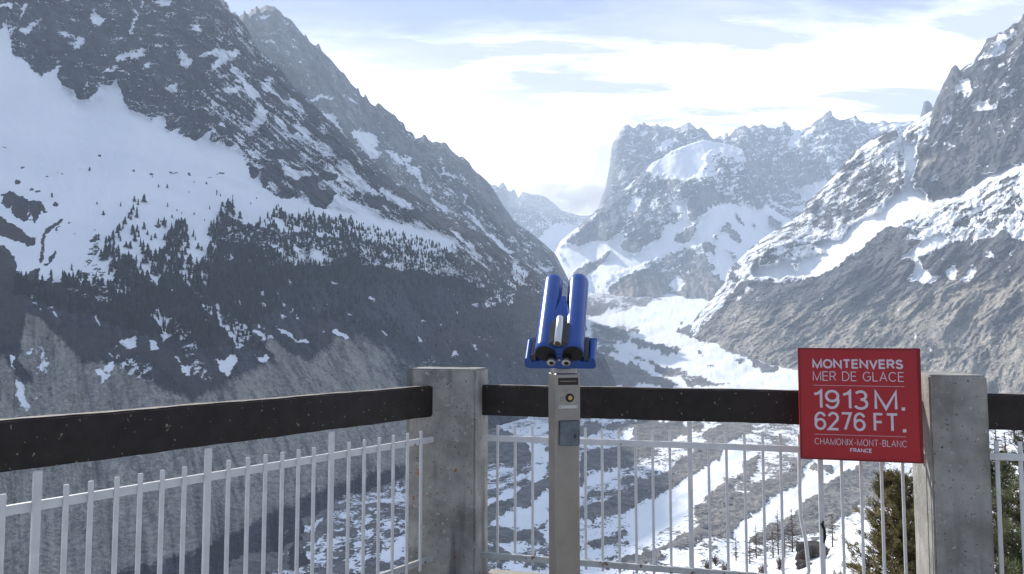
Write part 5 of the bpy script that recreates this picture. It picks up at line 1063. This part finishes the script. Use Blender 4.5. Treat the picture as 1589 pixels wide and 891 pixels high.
for i_, (x, y) in enumerate(lone): fir(spot(x, y + 3), rngt.uniform(5, 12) if y < 345 else rngt.uniform(11, 17), 'tiny dark conifer standing apart on the open snow of the shaded mountainside', 'lone conifers on the snowfield', i_)
for i_, (x, y) in enumerate(row_): fir(spot(x, y + 8), rngt.uniform(14, 22) if y < 380 else rngt.uniform(24, 34), 'dark conifer in the slanting line of trees climbing the left snowfield', 'conifers climbing the snowfield', i_)
for (x, y, h) in [(185,425,38),(180,440,34),(197,425,30),(205,440,36),(213,440,38),(220,438,34),(190,445,34),(228,440,36),(247,400,32),(252,410,36),(262,378,30),(270,372,38),(276,365,34),(283,372,30),(290,385,34),(268,398,30),(282,405,36),(294,410,32),(330,370,36),(336,350,34),(340,362,36),(345,345,34),(348,370,30),(326,400,40),(334,405,40),(320,425,38),(354,352,30),(360,360,30),(355,395,26),(365,402,34),(372,400,30),(380,365,30),(388,360,26),(410,372,28),(366,420,40),(378,432,36)]:
    k += 1; fir(spot(x, y), h * .78, 'large dark conifer at the ragged top of the forest below the snowfield', 'conifers at the forest edge', k)
used = set(edge_i[:120])
for i in edge_i[:120]:
    k += 1; fir(P_all[i], hts[i], 'dark conifer in the uneven upper fringe of the forest across the valley', 'conifers along the forest fringe', k)
Vs, Fs, off = [], [], 0
for j in range(len(pick)):
    if j in used: continue
    V_, F_ = FIRS[j % 8]; a = rngt.uniform(0, 6.28); h = hts[j]; c_, s_ = math.cos(a), math.sin(a); wx_ = rngt.uniform(1.0, 1.6)
    Q = np.stack([(V_[:, 0] * c_ - V_[:, 1] * s_) * h * wx_, (V_[:, 0] * s_ + V_[:, 1] * c_) * h * wx_, V_[:, 2] * h - h * .08], 1) + P_all[j]
    Vs.append(Q); Fs.append(np.array(F_) + off); off += len(V_)
Vs = np.concatenate(Vs); Fs = np.concatenate(Fs)
me = bpy.data.meshes.new('conifer_forest'); me.from_pydata(Vs.tolist(), [], Fs.tolist()); me.materials.append(m_fir)
finish(link('conifer_forest', me, None), 'stuff')

# ------------------------------------------------------------ snowy slope just below the terrace
cN = np.arange(-1500, 4200, 6.)
N_foot = [(-1500,2600,3.0),(800,1900,5.6),(1589,1700,5.6),(4200,1700,3.0)]
N_mid = [(-1500,1600,20),(700,1250,28),(1150,1050,32),(1350,985,30),(1589,900,28),(4200,900,28)]
N_crest = [(-1500,1200,70),(300,1060,75),(700,985,80),(1000,915,95),(1060,892,105),(1110,880,112),(1150,868,115),(1200,858,115),(1240,852,112),(1285,838,108),(1330,812,100),(1420,765,92),(1500,712,85),(1589,684,80),(1900,640,80),(4200,640,80)]
azN, TN, RN = sheet([N_foot, N_mid, N_crest], cN, 5, blur=5, cblur=5)
WN = world(azN, TN, RN); rN = np.hypot(WN[..., 0], WN[..., 1])
TN = TN + .012 * fbm(WN[..., 0] / 9, WN[..., 1] / 9, 4, 400) * np.minimum(1, rN / 20)
WN = world(azN, TN, RN)
matN = terrain_mat('near_slope_snow_and_grass', rock=((.05,.042,.033),(.17,.145,.11)), tan=(.3,.26,.2), med=2.2, fine=.35, na=.6, nb=.55, bump=.12)
PN = close_back(WN, 240, 330, 24)
z0 = np.zeros(PN.shape[:2]); snw = .84 + .5 * fbm(PN[..., 0] / 12, PN[..., 1] / 12, 4, 410)
grid_mesh('near_slope', PN, matN, dict(snow=snw, veg=z0, tan=z0 + .2, brown=z0 + .25, streak=z0 + .5))
def near_ground(px, r):
    az_ = float(bearing(px, 700.)[0]); c = int(np.clip(np.searchsorted(azN, az_), 1, len(azN) - 2)); rr_ = np.hypot(WN[:, c, 0], WN[:, c, 1])
    z = float(np.interp(r, rr_, WN[:, c, 2])); return Vector((math.sin(az_) * r, math.cos(az_) * r, z))

# two mountain pines rising beside the right pillar
m_bark = mat('pine_bark', (.075, .052, .038), .95, spec=.1, var=.4, vscale=9, bump=.01, bscale=20)
m_twig = mat('bare_twig', (.10, .07, .055), .9, spec=.1, var=.3, vscale=6)
def needle_mat(name, c):
    m = mat(name, c, .7, spec=.2, var=.5, vscale=1.3); return m
m_ndl = needle_mat('olive_needles', (.15, .125, .05)); m_ndl2 = needle_mat('green_needles', (.09, .10, .045))
def pine(base, h, spread, label, mneed, seed, zmin, dens=1.0):
    rg = random.Random(seed); root = empty('pine_tree', base, label=label, cat='tree')
    tb_ = bmesh.new(); pts = [(rg.uniform(-.05, .05) * (k > 0), rg.uniform(-.05, .05) * (k > 0), h * k / 7) for k in range(8)]
    add_tube(tb_, pts, [.16 * (1 - k / 7.4) + .01 for k in range(8)], 9); link('trunk', mesh_of(tb_, 'trunk', True), m_bark, root)
    bb = bmesh.new(); V, F = [], []
    nb = int(150 * dens)
    for k in range(nb):
        z = zmin + (h * .985 - zmin) * (k / nb) ** .9; f = (z - zmin) / (h - zmin)
        L_ = spread * (1 - f) ** .62 * rg.uniform(.55, 1.12) + .12; a = rg.uniform(0, 6.283)
        d = Vector((math.cos(a), math.sin(a), 0)); p0 = Vector((0, 0, z)); up_ = rg.uniform(.05, .45)
        bp = [p0 + d * L_ * u_ + Vector((0, 0, L_ * (up_ * u_ * u_ + .12 * u_) )) for u_ in (0, .33, .66, 1)]
        add_tube(bb, bp, [.022, .016, .011, .005], 5, False)
        nt = int(7 + L_ * 15)
        for j in range(nt):
            u_ = rg.uniform(.22, 1.04); q = bp[0].lerp(bp[3], u_); q.z = z + L_ * (up_ * u_ * u_ + .12 * u_)
            side_ = Vector((-d.y, d.x, 0)) * rg.uniform(-1, 1) * .26 * (1.15 - u_) * L_; q = q + side_ + Vector((0, 0, rg.uniform(-.05, .10)))
            td = (d * rg.uniform(.2, 1) + side_ * 1.4 + Vector((rg.uniform(-.3, .3), rg.uniform(-.3, .3), rg.uniform(.25, .9)))).normalized(); ln = rg.uniform(.10, .19)
            s1 = td.cross(Vector((rg.uniform(-1, 1), rg.uniform(-1, 1), rg.uniform(-1, 1)))).normalized(); s2 = td.cross(s1)
            for e in range(9):
                th = 6.283 * e / 9 + rg.uniform(-.3, .3); o_ = s1 * math.cos(th) + s2 * math.sin(th); c0 = q + td * ln * (e % 3) * .28
                tip = c0 + td * ln * .55 + o_ * ln * .55; w2 = (td.cross(o_)) * .0085; b0 = len(V)
                V += [tuple(c0 - w2), tuple(c0 + w2), tuple(tip + w2 * .5), tuple(tip - w2 * .5)]; F.append((b0, b0 + 1, b0 + 2, b0 + 3))
    link('branches', mesh_of(bb, 'branches', True), m_bark, root)
    me = bpy.data.meshes.new('crown'); me.from_pydata(V, [], F); link('crown', me, mneed, root)
    return root
g1 = near_ground(1392, 24)
pine(g1, float(-2.35 - g1.z), 2.1, 'bushy olive-green pine seen between the bars just left of the grey pillar', m_ndl, 5, .8, 2.6)
g2 = near_ground(1640, 20); pine(g2, float(-.1 - g2.z), 2.3, 'tall dark green pine to the right of the grey pillar', m_ndl2, 9, .6, 2.6)
g3 = near_ground(1548, 31); pine(g3, float(-2.5 - g3.z), 1.3, 'smaller pine close against the right side of the grey pillar', m_ndl2, 12, .6, 1.0)

# leafless shrubs and young larches
def bare(base, h, seed, label, cat, group=None, name='bare_shrub', stems=5, larch=False, thick=1.0):
    rg = random.Random(seed); bb = bmesh.new()
    def grow(p, d, L_, r, lv):
        pts = [p]; q = p
        for k in range(4):
            d = (d + Vector((rg.uniform(-.22, .22), rg.uniform(-.22, .22), rg.uniform(-.05, .16)))).normalized(); q = q + d * L_ / 4; pts.append(q)
        add_tube(bb, pts, [r, r * .8, r * .62, r * .45, r * .25], 4 if lv else 6, False)
        if lv < 2:
            for k in range(9 if lv == 0 else 6):
                s_ = rg.randint(1, 4); a = rg.uniform(0, 6.28); dd = (d * .6 + Vector((math.cos(a), math.sin(a), rg.uniform(0, .6))) * .8).normalized(); grow(pts[s_], dd, L_ * rg.uniform(.35, .6), r * .45, lv + 1)
    if larch:
        add_tube(bb, [(0, 0, 0), (.02, 0, h * .5), (0, .02, h)], [.05 * thick, .03 * thick, .008 * thick], 6)
        for k in range(int(h * 17)):
            z = h * (.10 + .88 * rg.random()); L_ = (h - z) * .30 + .12; a = rg.uniform(0, 6.28); d = Vector((math.cos(a), math.sin(a), rg.uniform(-.05, .3)))
            p1 = Vector((0, 0, z)) + d * L_; add_tube(bb, [(0, 0, z), tuple(p1)], [.016 * thick, .006 * thick], 3, False)
            for j in range(3): u_ = rg.uniform(.3, .9); c0 = Vector((0, 0, z)).lerp(p1, u_); add_tube(bb, [tuple(c0), tuple(c0 + Vector((rg.uniform(-.3, .3), rg.uniform(-.3, .3), rg.uniform(-.05, .2))) * L_ * .9)], [.009 * thick, .004 * thick], 3, False)
    else:
        for k in range(stems):
            a = rg.uniform(0, 6.28); grow(Vector((rg.uniform(-.15, .15), rg.uniform(-.15, .15), 0)), Vector((math.cos(a) * .45, math.sin(a) * .45, 1)).normalized(), h * rg.uniform(.55, .8), .024 * thick, 0)
    o = link(name, mesh_of(bb, name, True), m_twig, label=label, cat=cat, group=group); o.location = base; return o
bare(near_ground(1302, 21), 5.2, 21, 'leafless spreading shrub of thin grey twigs left of the olive-green pine', 'shrub', stems=6)
bare(near_ground(1338, 24), 4.2, 22, 'leafless brown shrub at the foot of the olive-green pine', 'shrub', stems=6)
bare(near_ground(1575, 13), 3.6, 24, 'tangled leafless brown shrub right of the grey pillar, in front of the tall pine', 'shrub', stems=9, thick=1.3)
for i_, (x, h, r) in enumerate([(1170,4.6,112),(1184,5.4,113),(1196,3.9,110),(1204,6.2,112),(1226,6.0,110),(1139,3.4,112),(1160,3.2,110),(1214,3.6,108),(1288,4.0,100)]):
    bare(near_ground(x, r), h, 40 + i_, 'small leafless larch with a reddish-brown haze of twigs on the snow beyond the railing', 'tree', 'young bare larches below the terrace', 'larch_tree', larch=True, thick=1.9)
for i_, (x, h, r) in enumerate([(1535,2.4,78),(1546,3.0,80),(1560,2.2,79),(1575,2.6,82)]):
    bare(near_ground(x, r), h, 60 + i_, 'bare pinkish-brown larch on the slope beside the right pillar, above the rail', 'tree', 'bare larches right of the pillar', 'larch_tree', larch=True, thick=1.9)
for i_, (x, r) in enumerate([(1095,108),(1108,110),(1122,106),(1180,96),(1206,100),(1240,98),(1275,96)]):
    bare(near_ground(x, r), 1.6, 80 + i_, 'low brown heath bush on the snow at the bottom edge of the view', 'shrub', 'low bushes on the near slope', 'heath_bush', stems=9, thick=2.6)
def boulder(base, sz, seed, label, name='boulder'):
    bb = bmesh.new(); bmesh.ops.create_icosphere(bb, subdivisions=4, radius=1.0)
    for v_ in bb.verts:
        c = np.array(v_.co); n = float(fbm(np.array([c[0] * 1.3 + seed]), np.array([c[1] * 1.3 + c[2] * 1.7]), 4, seed)[0]); v_.co *= 1 + .55 * n
        v_.co = Vector((v_.co.x * sz[0], v_.co.y * sz[1], max(-.4, min(.75, v_.co.z)) * sz[2]))
    o = link(name, mesh_of(bb, name), m_rockb, label=label, cat='boulder'); o.location = base; return o
m_rockb = mat('dark_boulder_rock', (.06, .056, .055), .9, spec=.15, var=.5, vscale=1.2, bump=.06, bscale=6)
boulder(near_ground(1256, 101) + Vector((0, 0, .2)), (1.9, 1.5, 1.9), 3, 'dark flat-topped boulder in the snow behind the bent baluster')
boulder(near_ground(1243, 97), (.9, .9, .9), 6, 'small dark rock on the snow just left of the big boulder')
# loose stones strewn over the moraines below
sgx, sgy = pixel(gx, gy, gz2)
wt = ((sG.at(sgx, sgy) < .25) & (sgx > -20) & (sgx < 1600) & (sgy > 640) & (rG[:, None] < 1600)).astype(float); wt = (wt * (rG[:, None] / 1000)).reshape(-1)
pk = rngt.choice(wt.size, size=5200, p=wt / wt.sum()); GP = np.stack([gx, gy, gz2], -1).reshape(-1, 3)[pk]
ico = bmesh.new(); bmesh.ops.create_icosphere(ico, subdivisions=1, radius=1.0); IV = np.array([v_.co[:] for v_ in ico.verts]); IF = np.array([[v_.index for v_ in f_.verts] for f_ in ico.faces]); ico.free()
sz = rngt.pareto(2.4, len(pk)) * .55 + .5; sz = np.minimum(sz, 4.0)
Vs = (IV[None] * (1 + .35 * rngt.randn(len(pk), len(IV), 1)).clip(.5, 1.6) * np.stack([sz * rngt.uniform(.7, 1.4, len(pk)), sz, sz * .7], 1)[:, None] + GP[:, None]).reshape(-1, 3)
Fs = (IF[None] + (np.arange(len(pk)) * len(IV))[:, None, None]).reshape(-1, 3)
me = bpy.data.meshes.new('rubble'); me.from_pydata(Vs.tolist(), [], Fs.tolist()); me.materials.append(mat('moraine_stone', (.13, .13, .13), .9, spec=.15, var=.5, vscale=.15))
finish(link('rubble', me, None), 'stuff')

# ------------------------------------------------------------ low cloud on the peaks at the valley head, volumes inside the haze
def low_cloud(px, py, r, wpx, hpx, depth, dens, seed):
    az_, te_ = bearing(px, py); c = Vector((math.sin(az_) * r, math.cos(az_) * r, EYE + te_ * r)); bb = bmesh.new(); bmesh.ops.create_icosphere(bb, subdivisions=5, radius=1.0)
    co = np.array([v_.co[:] for v_ in bb.verts]); n = fbm(co[:, 0] * 1.6 + seed + co[:, 1], co[:, 2] * 1.6 + co[:, 1] * .7, 5, seed, .6)
    sx_, sz_ = wpx / FPX * r / 2, hpx / FPX * r / 2; az_ = float(az_)
    for v_, k_ in zip(bb.verts, n):
        q = v_.co * (1 + .75 * float(k_)); x_, y_ = q.x * sx_, q.y * depth
        v_.co = Vector((x_ * math.cos(az_) + y_ * math.sin(az_), -x_ * math.sin(az_) + y_ * math.cos(az_), q.z * sz_))
    m = bpy.data.materials.new('low_cloud'); m.use_nodes = True; t = NT(m.node_tree); pv = t.n('ShaderNodeVolumePrincipled'); pv.inputs['Density'].default_value = dens; pv.inputs['Anisotropy'].default_value = .1
    t.l(pv.outputs[0], t.n('ShaderNodeOutputMaterial').inputs['Volume']); o = link('low_cloud', mesh_of(bb, 'low_cloud'), m); o.location = c; finish(o, 'stuff')
low_cloud(862, 305, 9900, 140, 66, 300, .0020, 3)
low_cloud(905, 318, 9300, 100, 60, 260, .0016, 8)
low_cloud(938, 280, 8000, 60, 130, 170, .0024, 14)
